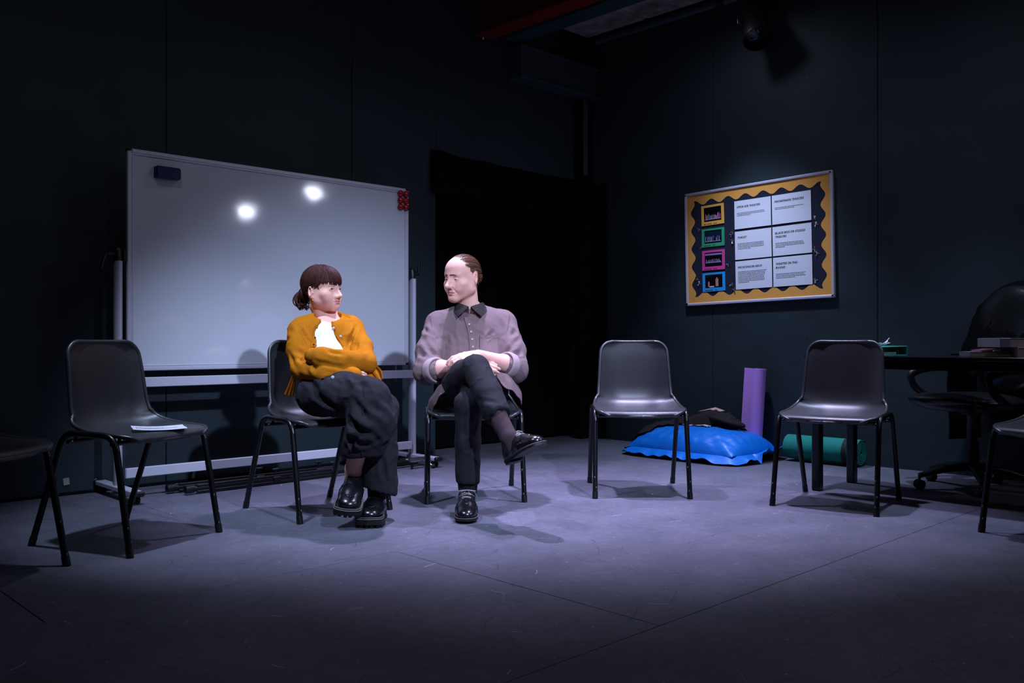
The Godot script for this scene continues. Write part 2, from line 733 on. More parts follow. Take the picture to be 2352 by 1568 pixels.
	M.print = mat(Color(0.08, 0.08, 0.10), 0.8)
	M.navy = mat(Color(0.03, 0.055, 0.16), 0.9)
	M.border = grain(mat(Color(0.90, 0.62, 0.28), 0.85), null, cloth_n, 10.0, 0.4)
	M.card_yellow = mat(Color(0.90, 0.66, 0.27), 0.85)
	M.card_green = mat(Color(0.13, 0.60, 0.42), 0.85)
	M.card_pink = mat(Color(0.82, 0.22, 0.56), 0.85)
	M.card_blue = mat(Color(0.05, 0.60, 0.86), 0.85)
	M.foil = mat(Color(0.92, 0.92, 0.92), 0.18, 0.9)
	M.satin = grain(mat(Color(0.015, 0.44, 0.82), 0.42, 0.0, 0.5), null, cloth_n, 22.0, 0.1)
	M.jacket = grain(mat(Color(0.17, 0.145, 0.15), 0.9, 0.0, 0.2), null, fuzz, 8.0, 0.4)
	M.foam_purple = grain(mat(Color(0.82, 0.58, 0.93), 0.9), null, pits, 8.0, 0.25)
	M.foam_green = grain(mat(Color(0.03, 0.50, 0.45), 0.85), null, pits, 8.0, 0.25)
	M.magnet = mat(Color(0.62, 0.02, 0.06), 0.14, 0.0, 0.6)
	M.eraser = mat(Color(0.03, 0.08, 0.30), 0.55)
	M.felt = mat(Color(0.07, 0.07, 0.08), 0.95)
	M.gloss_black = mat(Color(0.03, 0.03, 0.033), 0.14, 0.0, 0.5)
	M.leatherette = grain(mat(Color(0.085, 0.09, 0.095), 0.30, 0.0, 0.55), null, bumps(0.04, 256, 2.0, 3, 19), 5.0, 0.25, false)
	M.binder = mat(Color(0.03, 0.62, 0.50), 0.4)
	M.book_tan = mat(Color(0.72, 0.58, 0.52), 0.8)
	M.book_pale = mat(Color(0.74, 0.66, 0.68), 0.8)
	M.book_grey = mat(Color(0.50, 0.51, 0.56), 0.7)
	M.book_red = mat(Color(0.50, 0.14, 0.22), 0.6)
	M.lens = mat(Color(0.9, 0.92, 1.0), 0.1)
	M.lens.emission_enabled = true
	M.lens.emission = Color(0.88, 0.90, 1.0)
	M.lens.emission_energy_multiplier = 40.0
	M.lens_off = mat(Color(0.06, 0.06, 0.07), 0.1)

# ------------------------------------------------------------------ stage lanterns
# A plano-convex can on a yoke and hook clamp: body, front ring, lens, yoke, clamp, barn door flaps.
func lantern(at: Vector3, aim: Vector3, label: String, energy: float, tint: Color, spread: float, soft := 0.05, lit := true, blend := 0.9, flaps := []) -> void:
	var t := thing("stage_lantern", label, "stage light", at)
	var b := along(at - aim)                      # y points backwards, away from the aim
	var xf := Transform3D(b, Vector3.ZERO)
	var body := MB.new()
	body.lathe([Vector2(0.001, 0.30), Vector2(0.07, 0.30), Vector2(0.085, 0.28), Vector2(0.088, 0.10), Vector2(0.098, 0.08), Vector2(0.10, 0.01), Vector2(0.092, 0.01), Vector2(0.088, 0.06)], 24, xf)
	put(body.mesh(), "lamp_body", M.black_paint, t)
	var glass := MB.new()
	glass.lathe([Vector2(0.001, 0.022), Vector2(0.045, 0.026), Vector2(0.088, 0.045)], 24, xf)
	put(glass.mesh(), "lens", M.lens if lit else M.lens_off, t)
	# yoke: a bracket in the upright plane through the can
	var sidew := (b.y.cross(Vector3.UP)).normalized()
	var mid := b * Vector3(0, 0.17, 0)
	var yk := MB.new()
	yk.tube([mid + sidew * 0.095, mid + sidew * 0.115, mid + sidew * 0.115 + Vector3.UP * 0.16, mid - sidew * 0.115 + Vector3.UP * 0.16, mid - sidew * 0.115, mid - sidew * 0.095], 0.008, 6)
	put(yk.mesh(), "yoke", M.black_paint, t)
	var cl := MB.new()
	cl.tube([mid + Vector3.UP * 0.16, mid + Vector3.UP * maxf(0.26, 3.335 - at.y - mid.y)], 0.012, 8)
	cl.box(mid + Vector3.UP * 0.27, Vector3(0.04, 0.06, 0.05), 0.006)
	put(cl.mesh(), "clamp", M.black_paint, t)
	for f in flaps:
		# a barn door leaf hinged on the front ring: [angle round the ring, how far it is folded in]
		var a: float = f[0]
		var out := b * Vector3(cos(a), 0, sin(a))
		var tang := b * Vector3(-sin(a), 0, cos(a))
		var dir := (-b.y).rotated(tang, f[1])
		var fl := MB.new()
		var c0 := out * 0.10
		fl.grid([[c0 - tang * 0.11, c0 + tang * 0.11], [c0 + dir * 0.17 - tang * 0.15, c0 + dir * 0.17 + tang * 0.15]], 0.003)
		put(fl.mesh(), "barn_door", M.black_paint, t)
	if lit:
		var l := SpotLight3D.new()
		l.name = "beam"
		l.light_energy = energy
		l.light_color = tint
		l.spot_range = 14.0
		l.spot_attenuation = 2.0
		l.spot_angle = spread
		l.spot_angle_attenuation = blend
		l.light_size = soft
		l.shadow_enabled = true
		t.add_child(l)
		l.position = -b.y * 0.02
		l.basis = axes(b.y, Vector3.UP if absf(b.y.y) < 0.98 else Vector3.RIGHT)

func build_lanterns() -> void:
	var cold := Color(0.765, 0.835, 1.0)
	var lav := Color(0.80, 0.785, 1.0)
	lantern(V(-1.4, 3.0, 3.25), V(-0.95, 0.2, 4.2), "unseen lit black stage lantern above the chair with the script", 7.5, cold, 29.0, 0.05, true, 0.8)  # out of view; placed to light the left chairs and the woman
	lantern(V(1.3, 2.95, 1.1), V(-0.34, 0.55, 4.5), "unseen lit black stage lantern hung nearest to the camera", 22.0, cold, 20.5, 0.05, true, 1.0)  # out of frame; lights both people and the whiteboard from the front right
	lantern(V(-0.3, 3.0, 4.85), V(-0.05, 0.0, 4.4), "unseen lit black stage lantern above the seated man", 14.0, lav, 33.0, 0.05, true, 1.0)  # out of view overhead; lights the man and the floor before him
	lantern(V(1.1, 3.0, 4.35), V(0.75, 0.0, 4.45), "unseen lit black stage lantern above the empty chair by the cushion", 13.5, lav, 33.0, 0.05, true, 1.0)  # hangs above the frame, unseen; lights the empty chairs and mid floor
	lantern(V(1.21, 3.06, 5.77), V(1.52, 0.0, 6.0), "unseen lit black stage lantern above the blue cushion and the notice board", 7.0, cold, 31.0, 0.05, true, 1.0)  # out of view, placed to light the notice board and cushion
	lantern(V(2.05, 3.0, 4.45), V(2.05, 0.0, 4.6), "unseen lit black stage lantern above the table end", 4.5, cold, 34.0, 0.05, true, 1.0)  # unseen; placed to light the table corner and the floor beside it
	lantern(V(3.28, 2.40, 4.06), V(0.2, 0.0, 3.9), "lit black stage lantern out of view on the right, nearer the right wall", 1.0, cold, 20.0)  # beyond the right edge of view; placed so the whiteboard mirrors its lens
	lantern(V(2.96, 2.15, 3.43), V(0.2, 0.0, 3.9), "lit black stage lantern out of view on the right, nearer the circle of chairs", 1.0, cold, 20.0)  # out of view; its lens gives the other reflection in the whiteboard

# ------------------------------------------------------------------ the room
const CORNER := Vector3(0.614, 0.0, -7.393)
const TURN := 0.7685

func room(x := 0.0, y := 0.0, z := 0.0) -> Transform3D:
	# room axes: x along the back wall (the corner is 0, leftwards negative), z along the right wall towards us
	var b := Basis(Vector3.UP, TURN)
	return Transform3D(b, CORNER + b * Vector3(x, y, z))

func build_room() -> void:
	# floor of hardboard sheets with hair-thin seams, laid square with the walls
	var fl := structure("floor", room())
	var base := MB.new().box(Vector3(-3.7, -0.07, 3.7), Vector3(7.8, 0.1, 7.8))
	put(base.mesh(), "floor_base", M.black, fl)
	var sheets := {}
	var zs := [-0.2, 0.95, 2.17, 3.39, 4.61, 5.83, 7.5]
	for r in zs.size() - 1:
		var x0 := -7.5
		var x := 0.1
		var w: float = [1.53, 2.44, 1.22, 1.9, 2.44, 1.6][r]
		while x > x0:
			var x1 := maxf(x - w, x0)
			w = 2.44
			var sz := Vector3(x - x1 - 0.0025, 0.02, zs[r + 1] - zs[r] - 0.0025)
			var key := str(sz)
			if not sheets.has(key):
				sheets[key] = MB.new().box(Vector3.ZERO, sz, 0.0012).mesh()
			put(sheets[key], "floor_panel", M.floor, fl, Transform3D(Basis(), Vector3((x + x1) / 2, -0.01, (zs[r] + zs[r + 1]) / 2)))
			x = x1
	# back wall of painted boards, with a doorway next to the corner closed by black drapes
	var bw := structure("wall_back", room())
	var edges := [-1.60, -2.30, -3.52, -4.74, -5.96, -7.55]
	for k in edges.size() - 1:
		var w: float = edges[k] - edges[k + 1]
		put(MB.new().box(Vector3(edges[k] - w / 2, 1.66, -0.06), Vector3(w - 0.004, 3.36, 0.12), 0.003).mesh(), "wall_panel", M.wall, bw)
	put(MB.new().box(Vector3(-0.8, 2.73, -0.06), Vector3(1.60, 1.24, 0.12), 0.003).mesh(), "wall_panel", M.wall, bw)
	put(MB.new().box(Vector3(-0.75, 1.66, -0.62), Vector3(1.9, 3.36, 0.1)).mesh(), "recess_back", M.black, bw)
	put(MB.new().box(Vector3(-1.68, 1.66, -0.34), Vector3(0.1, 3.36, 0.5)).mesh(), "recess_side", M.black, bw)
	put(MB.new().box(Vector3(-4.6, 0.008, 0.006), Vector3(5.9, 0.016, 0.012), 0.003).mesh(), "floor_edge", M.black, bw)
	var rw := structure("wall_right", room())
	var redges := [-0.7, 0.0, 1.22, 2.44, 3.66, 4.88, 7.6]
	for k in redges.size() - 1:
		var w: float = redges[k + 1] - redges[k]
		put(MB.new().box(Vector3(0.06, 1.66, redges[k] + w / 2), Vector3(0.12, 3.36, w - 0.004), 0.003).mesh(), "wall_panel", M.wall, rw)
	var lw := structure("wall_left", room())
	put(MB.new().box(Vector3(-7.58, 1.66, 3.7), Vector3(0.12, 3.36, 7.8)).mesh(), "wall_panel", M.black, lw)
	var fw := structure("wall_front", room())
	put(MB.new().box(Vector3(-3.7, 1.66, 7.58), Vector3(7.8, 3.36, 0.12)).mesh(), "wall_panel", M.black, fw)
	var ce := structure("ceiling", room())
	put(MB.new().box(Vector3(-3.7, 3.40, 3.5), Vector3(7.9, 0.12, 8.3)).mesh(), "ceiling_slab", M.ceiling, ce)
	put(MB.new().box(Vector3(-0.47, 3.31, 1.6), Vector3(0.84, 0.06, 3.1), 0.01).mesh(), "concrete_soffit", M.concrete, ce)
	for k in 4:
		put(MB.new().box(Vector3(-0.47, 3.276, 0.36 + k * 0.62), Vector3(0.82, 0.012, 0.58), 0.006).mesh(), "concrete_block", M.concrete, ce)
	# steel under the ceiling
	var rj := structure("beam_red", room())
	var s1 := MB.new()
	s1.box(Vector3(-1.21, 3.01, 2.4), Vector3(0.15, 0.018, 4.7), 0.003)
	s1.box(Vector3(-1.21, 3.30, 2.4), Vector3(0.15, 0.018, 4.7), 0.003)
	s1.box(Vector3(-1.21, 3.155, 2.4), Vector3(0.02, 0.28, 4.7), 0.003)
	put(s1.mesh(), "red_joist", M.red_steel, rj)
	var bolt := MB.new().lathe([Vector2(0.001, 0.0), Vector2(0.016, 0.0), Vector2(0.016, 0.016), Vector2(0.001, 0.016)], 6, Transform3D(Basis(Vector3.RIGHT, PI / 2), Vector3(-1.21, 3.0, 0.06)))
	put(bolt.mesh(), "bolt_head", M.chrome, rj)
	var tj := structure("beam_teal", room())
	put(MB.new().box(Vector3(-0.91, 3.175, 2.4), Vector3(0.16, 0.25, 4.7), 0.004).mesh(), "teal_joist", M.teal_steel, tj)
	var hb := structure("beam_header", room())
	var s2 := MB.new()
	s2.box(Vector3(-0.45, 2.775, 0.075), Vector3(0.9, 0.016, 0.15), 0.003)
	s2.box(Vector3(-0.45, 3.005, 0.075), Vector3(0.9, 0.016, 0.15), 0.003)
	s2.box(Vector3(-0.45, 2.89, 0.10), Vector3(0.9, 0.22, 0.014), 0.003)
	s2.box(Vector3(-0.893, 2.89, 0.075), Vector3(0.014, 0.22, 0.15), 0.003)
	put(s2.mesh(), "steel_channel", M.grey_steel, hb)
	var co := structure("column_corner", room())
	var s3 := MB.new()
	s3.box(Vector3(-0.075, 1.38, 0.075), Vector3(0.15, 2.76, 0.012), 0.003)
	s3.box(Vector3(-0.144, 1.38, 0.04), Vector3(0.012, 2.76, 0.08), 0.003)
	put(s3.mesh(), "steel_post", M.black, co)
	put(MB.new().box(Vector3(-0.10, 2.45, 0.083), Vector3(0.05, 0.62, 0.006), 0.002).mesh(), "post_plate", M.grey_steel, co)
	# scaffold pipe with a clamp
	var pipe := thing("ceiling_pipe", "grey metal pipe running under the ceiling towards the right wall", "pipe", room(-0.28, 3.12, 0.0).origin, TURN)
	put(MB.new().tube([Vector3(0, 0, 0.35), Vector3(0, 0, 5.2)], 0.022, 12).mesh(), "tube", M.grey_steel, pipe)
	for z in [1.45, 2.9]:
		put(MB.new().tube([Vector3(0, 0, z), Vector3(0, 0, z + 0.05)], 0.034, 10).box(Vector3(0, 0.085, z + 0.025), Vector3(0.03, 0.15, 0.04), 0.004).mesh(), "pipe_clamp", M.black_paint, pipe)
	lantern(room(-0.26, 2.80, 1.75).origin, room(-1.5, 0.0, 3.0).origin, "unlit black stage lantern hanging under the ceiling pipe", 0.0, Color.WHITE, 30.0, 0.05, false)
	# drapes in the doorway
	var rows := []
	for j in 9:
		var y := 0.012 + 2.3 * j / 8.0
		var row := []
		for i in 90:
			var u := i / 89.0
			var fold := 0.045 * sin(u * 58.0 + 0.5 * sin(u * 9.0)) * (0.6 + 0.4 * sin(u * 13.0 + 1.0)) + 0.012 * sin(u * 131.0 + y)
			row.append(Vector3(-1.60 + 1.58 * u, y, -0.20 + fold * (1.0 - 0.25 * j / 8.0)))
		rows.append(row)
	var dr := thing("stage_curtain", "black folded stage curtain closing the doorway behind the man", "curtain", room().origin, TURN)
	put(MB.new().grid(rows, 0.004).mesh(), "drape", M.drape, dr)
	rows = []
	for j in 6:
		var row := []
		for i in 50:
			var u := i / 49.0
			var y := 2.13 - 0.30 * j / 5.0 - 0.05 * u - 0.03 * u * u + 0.008 * sin(u * 23.0)
			row.append(Vector3(-1.655 + 1.48 * u, y, 0.018 + 0.008 * sin(u * 37.0 + j * 0.4) + 0.002 * j))
		rows.append(row)
	var pe := thing("pelmet", "black cloth pelmet across the top of the curtained doorway", "pelmet", room().origin, TURN)
	put(MB.new().grid(rows, 0.006).mesh(), "pelmet_cloth", M.drape, pe)
	# the same black cloth runs round the corner a little way along the right wall
	rows = []
	for j in 9:
		var row := []
		for i in 16:
			var u := i / 15.0
			row.append(Vector3(-0.025 - 0.012 * sin(u * 15.0 + j * 0.1), 0.012 + 2.05 * j / 8.0, 0.10 + 0.14 * u))
		rows.append(row)
	var sd := thing("side_curtain", "narrow black curtain hanging in the corner beside the right wall", "curtain", room().origin, TURN)
	put(MB.new().grid(rows, 0.004).mesh(), "drape", M.drape, sd)

# ------------------------------------------------------------------ whiteboard on its stand
func build_whiteboard() -> void:
	var at := V(-1.313, 0, 5.135)
	var turn := 0.764
	var t := thing("whiteboard", "large white dry-wipe board in a silver frame on a wheeled stand", "whiteboard", at, turn)
	var lo := 0.642
	var hi := 1.768
	var hw := 0.887
	var mid := (lo + hi) / 2
	put(MB.new().box(Vector3(0, mid, 0.0), Vector3(hw * 2 - 0.03, hi - lo - 0.03, 0.014), 0.002).mesh(), "writing_panel", M.board, t)
	for s in [-1, 1]:
		put(MB.new().box(Vector3(0, mid + s * ((hi - lo) / 2 - 0.009), 0.001), Vector3(hw * 2 - 0.045, 0.022, 0.026), 0.004).box(Vector3(0, mid + s * ((hi - lo) / 2 - 0.024), 0.0095), Vector3(hw * 2 - 0.05, 0.008, 0.006), 0.002).mesh(), "frame_rail", M.alu, t)
		put(MB.new().box(Vector3(s * (hw - 0.012), mid, 0.001), Vector3(0.024, hi - lo - 0.02, 0.024), 0.004).box(Vector3(s * (hw - 0.027), mid, 0.0095), Vector3(0.008, hi - lo - 0.05, 0.006), 0.002).mesh(), "frame_rail", M.alu, t)
		for e in [lo, hi]:
			put(MB.new().box(Vector3(s * (hw - 0.006), e - signf(e - mid) * 0.008, 0.0), Vector3(0.02, 0.02, 0.022), 0.006).mesh(), "corner_cap", M.black_plastic, t)
		# stand: post, pivot with clamp lever, foot with wheels
		var px: float = s * 0.9275
		var prof := PackedVector2Array()
		for k in 14:
			var a := TAU * k / 14
			prof.append(Vector2(cos(a) * 0.019, sin(a) * 0.034))
		var px2 := Transform3D(Basis(Vector3.RIGHT, -PI / 2), Vector3(px, 0.06, -0.005))
		put(MB.new().prism(prof, 1.135, px2).mesh(), "post", M.alu, t)
		put(MB.new().tube([Vector3(px, 1.19, -0.005), Vector3(px, 1.25, -0.005), Vector3(px, 1.262, -0.005)], [0.021, 0.020, 0.010], 12).box(Vector3(px - s * 0.03, 1.225, 0), Vector3(0.03, 0.075, 0.026), 0.008).mesh(), "pivot", M.black_plastic, t)
		var lev := MB.new()
		lev.tube([Vector3(px + s * 0.015, 1.228, -0.005), Vector3(px + s * 0.055, 1.23, -0.005)], 0.011, 10)
		if s < 0:
			lev.tube([Vector3(px - 0.055, 1.23, -0.005), Vector3(px - 0.075, 1.19, 0.0), Vector3(px - 0.085, 1.145, 0.004)], [0.010, 0.0085, 0.0075], 8)
		else:
			lev.tube([Vector3(px + 0.05, 1.225, -0.005), Vector3(px + 0.052, 1.30, 0.0)], [0.009, 0.007], 8)
		put(lev.mesh(), "clamp_lever", M.black_plastic, t)
		put(MB.new().box(Vector3(px, 0.053, 0), Vector3(0.052, 0.024, 0.50), 0.004).mesh(), "foot_bar", M.alu, t)
		for e in [-1, 1]:
			put(MB.new().box(Vector3(px, 0.053, e * 0.262), Vector3(0.054, 0.026, 0.028), 0.006).mesh(), "end_cap", M.black_plastic, t)
			var wb := Basis(Vector3.BACK, PI / 2)
			var wc := Vector3(px, 0.0205, e * 0.225)
			var wh := MB.new()
			for g in [-1, 1]:
				wh.lathe([Vector2(0.001, -0.007), Vector2(0.018, -0.007), Vector2(0.0205, -0.003), Vector2(0.0205, 0.003), Vector2(0.018, 0.007), Vector2(0.001, 0.007)], 16, Transform3D(wb, wc + Vector3(g * 0.010, 0, 0)))
			put(wh.mesh(), "wheel", M.rubber, t)
	put(MB.new().box(Vector3(0, 0.125, 0.022), Vector3(1.80, 0.050, 0.022), 0.003).mesh(), "lower_rail", M.alu, t)
	put(MB.new().box(Vector3(-0.51, 0.582, 0.022), Vector3(0.79, 0.050, 0.022), 0.003).mesh(), "upper_rail", M.alu, t)
	put(MB.new().box(Vector3(0.42, 0.582, 0.022), Vector3(1.00, 0.050, 0.022), 0.003).mesh(), "upper_rail", M.alu, t)
	put(MB.new().box(Vector3(-0.098, 0.580, 0.022), Vector3(0.024, 0.056, 0.026), 0.004).mesh(), "rail_joint", M.black_plastic, t)
	var tray := MB.new()
	tray.box(Vector3(0.14, 0.590, 0.060), Vector3(0.42, 0.005, 0.06), 0.002)
	tray.box(Vector3(0.14, 0.597, 0.090), Vector3(0.42, 0.018, 0.005), 0.002)
	put(tray.mesh(), "pen_tray", M.alu, t)
	var xf := Transform3D(Basis(Vector3.UP, turn), at)
	# things stuck on the board
	var er := thing("board_eraser", "dark blue board eraser stuck high on the left of the whiteboard", "eraser", xf * Vector3(-0.688, 1.665, 0.007), turn)
	put(MB.new().box(Vector3(0, 0, 0.026), Vector3(0.132, 0.062, 0.028), 0.008).mesh(), "grip", M.eraser, er)
	put(MB.new().box(Vector3(0, 0, 0.007), Vector3(0.128, 0.058, 0.012), 0.002).mesh(), "felt_pad", M.felt, er)
	put(MB.new().box(Vector3(-0.02, 0.012, 0.041), Vector3(0.05, 0.012, 0.003), 0.001).box(Vector3(0.036, 0.012, 0.041), Vector3(0.03, 0.012, 0.003), 0.001).mesh(), "moulded_ridge", M.eraser, er)
	var dome := MB.new().lathe([Vector2(0.020, 0.0), Vector2(0.0215, 0.004), Vector2(0.020, 0.012), Vector2(0.013, 0.019), Vector2(0.001, 0.021)], 20, Transform3D(Basis(Vector3.RIGHT, PI / 2), Vector3.ZERO)).mesh()
	var cols := ["left", "right"]
	var ords := ["top", "middle", "bottom"]
	for k in 6:
		var mg := put(dome, "board_magnet", M.magnet, self, Transform3D(Basis(Vector3.UP, turn), xf * Vector3(0.818 + 0.043 * (k % 2), 1.733 - 0.043 * (k / 2), 0.013)))
		tag(mg, "round red magnet, %s of the %s column of three at the whiteboard corner" % [ords[k / 2], cols[k % 2]], "magnet", "red magnets on the whiteboard")
	# collapsed lighting stands on the floor along the wall
	for k in 2:
		var lab: String = ["collapsed black lighting stand on the floor, nearer the back wall", "collapsed black lighting stand on the floor, in front of the other one"][k]
		var s0 := thing("lighting_stand", lab, "lighting stand", xf * Vector3(0.06 + 0.05 * k, 0, 0.045 + 0.085 * k), turn + 0.03 * k, "collapsed lighting stands under the whiteboard")
		put(MB.new().tube([Vector3(-0.76, 0.03, 0), Vector3(0.72, 0.03, 0)], 0.016, 10).mesh(), "outer_tube", M.black_paint, s0)
		put(MB.new().tube([Vector3(0.5, 0.03, 0), Vector3(0.84, 0.03, 0)], 0.011, 10).mesh(), "inner_tube", M.alu, s0)
		for a in 3:
			var o := Vector3(0, cos(TAU * a / 3 + 0.5), sin(TAU * a / 3 + 0.5)) * 0.018
			put(MB.new().tube([Vector3(-0.70, 0.03, 0) + o, Vector3(0.12, 0.03, 0) + o * 1.05], 0.007, 8).mesh(), "leg", M.black_paint, s0)
		for x in [-0.76, -0.26, 0.12, 0.72]:
			put(MB.new().tube([Vector3(x, 0.03, 0), Vector3(x + 0.045, 0.03, 0)], 0.0215, 12).mesh(), "collar", M.black_plastic, s0)
		for x in [-0.24, 0.14]:
			put(MB.new().tube([Vector3(x, 0.03, 0), Vector3(x, 0.075, 0.004)], 0.006, 8).box(Vector3(x, 0.082, 0.004), Vector3(0.04, 0.014, 0.014), 0.004).mesh(), "clamp_knob", M.black_plastic, s0)
	var br := thing("stand_foot", "small chrome and black clamp foot on the floor by the whiteboard wheel", "clamp", xf * Vector3(0.80, 0, 0.20), turn)
	put(MB.new().tube([Vector3(-0.05, 0.055, 0), Vector3(0.07, 0.055, 0)], 0.016, 10).mesh(), "socket", M.chrome, br)
	put(MB.new().tube([Vector3(0.05, 0.05, 0), Vector3(0.075, 0.03, 0.03), Vector3(0.09, 0.012, 0.06)], 0.008, 8).mesh(), "leg", M.chrome, br)
	put(MB.new().ball(Vector3(0.09, 0.013, 0.06), Vector3(0.014, 0.013, 0.014)).mesh(), "rubber_foot", M.rubber, br)
	put(MB.new().tube([Vector3(-0.03, 0.0, 0), Vector3(-0.03, 0.055, 0)], 0.008, 8).mesh(), "leg", M.black_plastic, br)

# ------------------------------------------------------------------ stacking chairs
func catmull(p: Array, n: int) -> Array:
	var out := []
	var m := p.size()
	for k in n:
		var f := k * (m - 1.0) / (n - 1.0)
		var i := mini(int(f), m - 2)
		var t := f - i
		var a = p[maxi(i - 1, 0)]
		var b = p[i]
		var c = p[i + 1]
		var e = p[mini(i + 2, m - 1)]
		out.append(0.5 * (2.0 * b + (c - a) * t + (2.0 * a - 5.0 * b + 4.0 * c - e) * t * t + (3.0 * b - a - 3.0 * c + e) * t * t * t))
	return out

func fillet(p: Array, r: float, n := 6) -> Array:
	var out := [p[0]]
	for k in range(1, p.size() - 1):
		var a: Vector3 = (p[k - 1] - p[k])
		var b: Vector3 = (p[k + 1] - p[k])
		var l := minf(r, minf(a.length(), b.length()) * 0.48)
		var q0: Vector3 = p[k] + a.normalized() * l
		var q1: Vector3 = p[k] + b.normalized() * l
		for i in n + 1:
			var t := float(i) / n
			out.append(q0.lerp(p[k], t).lerp(p[k].lerp(q1, t), t))
	out.append(p[-1])
	return out

func shell_mesh() -> ArrayMesh:
	# one-piece moulded seat and back: x across, y up, z towards the sitter's knees
	var prof := [Vector2(0.238, 0.412), Vector2(0.237, 0.424), Vector2(0.218, 0.434), Vector2(0.165, 0.435), Vector2(0.09, 0.429), Vector2(0.01, 0.427), Vector2(-0.055, 0.431), Vector2(-0.100, 0.444), Vector2(-0.130, 0.474), Vector2(-0.143, 0.522), Vector2(-0.146, 0.58), Vector2(-0.147, 0.65), Vector2(-0.149, 0.72), Vector2(-0.154, 0.789)]
	var wid := [0.202, 0.208, 0.217, 0.224, 0.227, 0.225, 0.217, 0.206, 0.197, 0.194, 0.190, 0.186, 0.181, 0.175]
	var curl := [-0.016, -0.012, -0.004, 0.005, 0.015, 0.027, 0.041, 0.054, 0.058, 0.052, 0.044, 0.035, 0.026, 0.015]
	var n := 61
	var p := catmull(prof, n)
	var wv := []
	var cv := []
	for k in wid.size():
		wv.append(Vector2(wid[k], curl[k]))
	var q := catmull(wv, n)
	var arc := [0.0]
	for k in range(1, n):
		arc.append(arc[-1] + p[k].distance_to(p[k - 1]))
	var total: float = arc[-1]
	var rows := []
	var us := []
	for i in 25:
		var s := -1.0 + i / 12.0
		us.append(signf(s) * (1.0 - pow(1.0 - absf(s), 1.5)))
	var m := 74
	for j in m:
		var e := j / (m - 1.0)
		var s: float = lerpf(e, 0.5 - 0.5 * cos(PI * e), 0.75) * total
		var k := 0
		while k < n - 2 and arc[k + 1] < s:
			k += 1
		var f: float = clampf((s - arc[k]) / maxf(arc[k + 1] - arc[k], 1e-6), 0, 1)
		var c: Vector2 = p[k].lerp(p[k + 1], f)
		var tg: Vector2 = (p[mini(k + 2, n - 1)] - p[maxi(k - 1, 0)]).normalized()
		var nn := Vector3(0, -tg.x, tg.y)        # towards the sitter
		if nn.y < 0.0 and nn.z < 0.0:
			nn = -nn
		var wq: Vector2 = q[k].lerp(q[k + 1], f)
		var w := wq.x
		var r0 := 0.090
		var r1 := 0.060
		if s < r0:
			w += -r0 + sqrt(maxf(r0 * r0 - (r0 - s) * (r0 - s), 0.0))
		if total - s < r1:
			var t := total - s
			w += -r1 + sqrt(maxf(r1 * r1 - (r1 - t) * (r1 - t), 0.0))
		var row := []
		for u in us:
			row.append(Vector3(u * w, c.y, c.x) + nn * (wq.y * pow(absf(u), 3.2)))
		rows.append(row)
	var mb := MB.new().grid(rows, 0.005)
	# the rolled rim
	var rim := []
	for i in range(12, 25): rim.append(rows[0][i])
	for j in range(1, m): rim.append(rows[j][24])
	for i in range(23, -1, -1): rim.append(rows[m - 1][i])
	for j in range(m - 2, -1, -1): rim.append(rows[j][0])
	for i in range(1, 13): rim.append(rows[0][i])
	mb.tube(rim, 0.0085, 8, false)
	return mb.mesh()

func make_chair(label: String) -> Node3D:
	var t := thing("stacking_chair", label, "chair", Vector3.ZERO, 0.0, "black stacking chairs in a circle")
	put(shell_mesh(), "seat_shell", M.plastic, t)
	for s in [-1, 1]:
		var x0: float = s * 0.231
		var x1: float = s * 0.238
		var f0 := Vector3(x1, 0.004, 0.250)
		var f1 := Vector3(x0, 0.437, 0.170)
		var r1 := Vector3(x0, 0.445, -0.085)
		var r0 := Vector3(x1 * 0.97, 0.004, -0.256)
		var loop := fillet([f0, f1, r1, r0], 0.055)
		# cut the loop into front leg, side rail, rear leg
		put(MB.new().tube(loop.slice(0, 2), 0.0125, 12).mesh(), "leg", M.black_paint, t)
		put(MB.new().tube(loop.slice(1, loop.size() - 1), 0.0125, 12).mesh(), "side_rail", M.black_paint, t)
		put(MB.new().tube(loop.slice(loop.size() - 2), 0.0125, 12).mesh(), "leg", M.black_paint, t)
		for ft in [[f0, f1], [r0, r1]]:
			var dir: Vector3 = (ft[1] - ft[0]).normalized()
			put(MB.new().tube([ft[0] - dir * 0.004, ft[0] + dir * 0.03], 0.0142, 12).mesh(), "foot_cap", M.black_plastic, t)
	# chipped paint low on the front legs
	var chips := MB.new()
	for q in [[-1, 0.055, 0.4], [-1, 0.105, -0.2], [1, 0.040, -0.3], [1, 0.085, 0.2], [1, 0.155, -0.5]]:
		var on := Vector3(q[0] * 0.238, q[1], 0.250).lerp(Vector3(q[0] * 0.231, q[1], 0.170), q[1] / 0.437)
		var dirn := Vector3(sin(q[2]), 0, cos(q[2]))
		chips.box(on + dirn * 0.0122, Vector3(0.0035, 0.011, 0.0016), 0.0006, Transform3D())
	put(chips.mesh(), "paint_chip", M.scuff, t)
	for z in [0.150, -0.070]:
		put(MB.new().tube([Vector3(-0.229, 0.409, z), Vector3(0.229, 0.409, z)], 0.009, 8).mesh(), "cross_bar", M.black_paint, t)
		for s in [-1, 1]:
			put(MB.new().tube([Vector3(s * 0.190, 0.409, z), Vector3(s * 0.190, 0.436, z)], 0.007, 8).mesh(), "bracket", M.black_paint, t)
			put(MB.new().ball(Vector3(s * 0.218, 0.413, z + 0.009), Vector3(0.007, 0.006, 0.006), Basis(), 8).mesh(), "bolt", M.chrome, t)
	return t

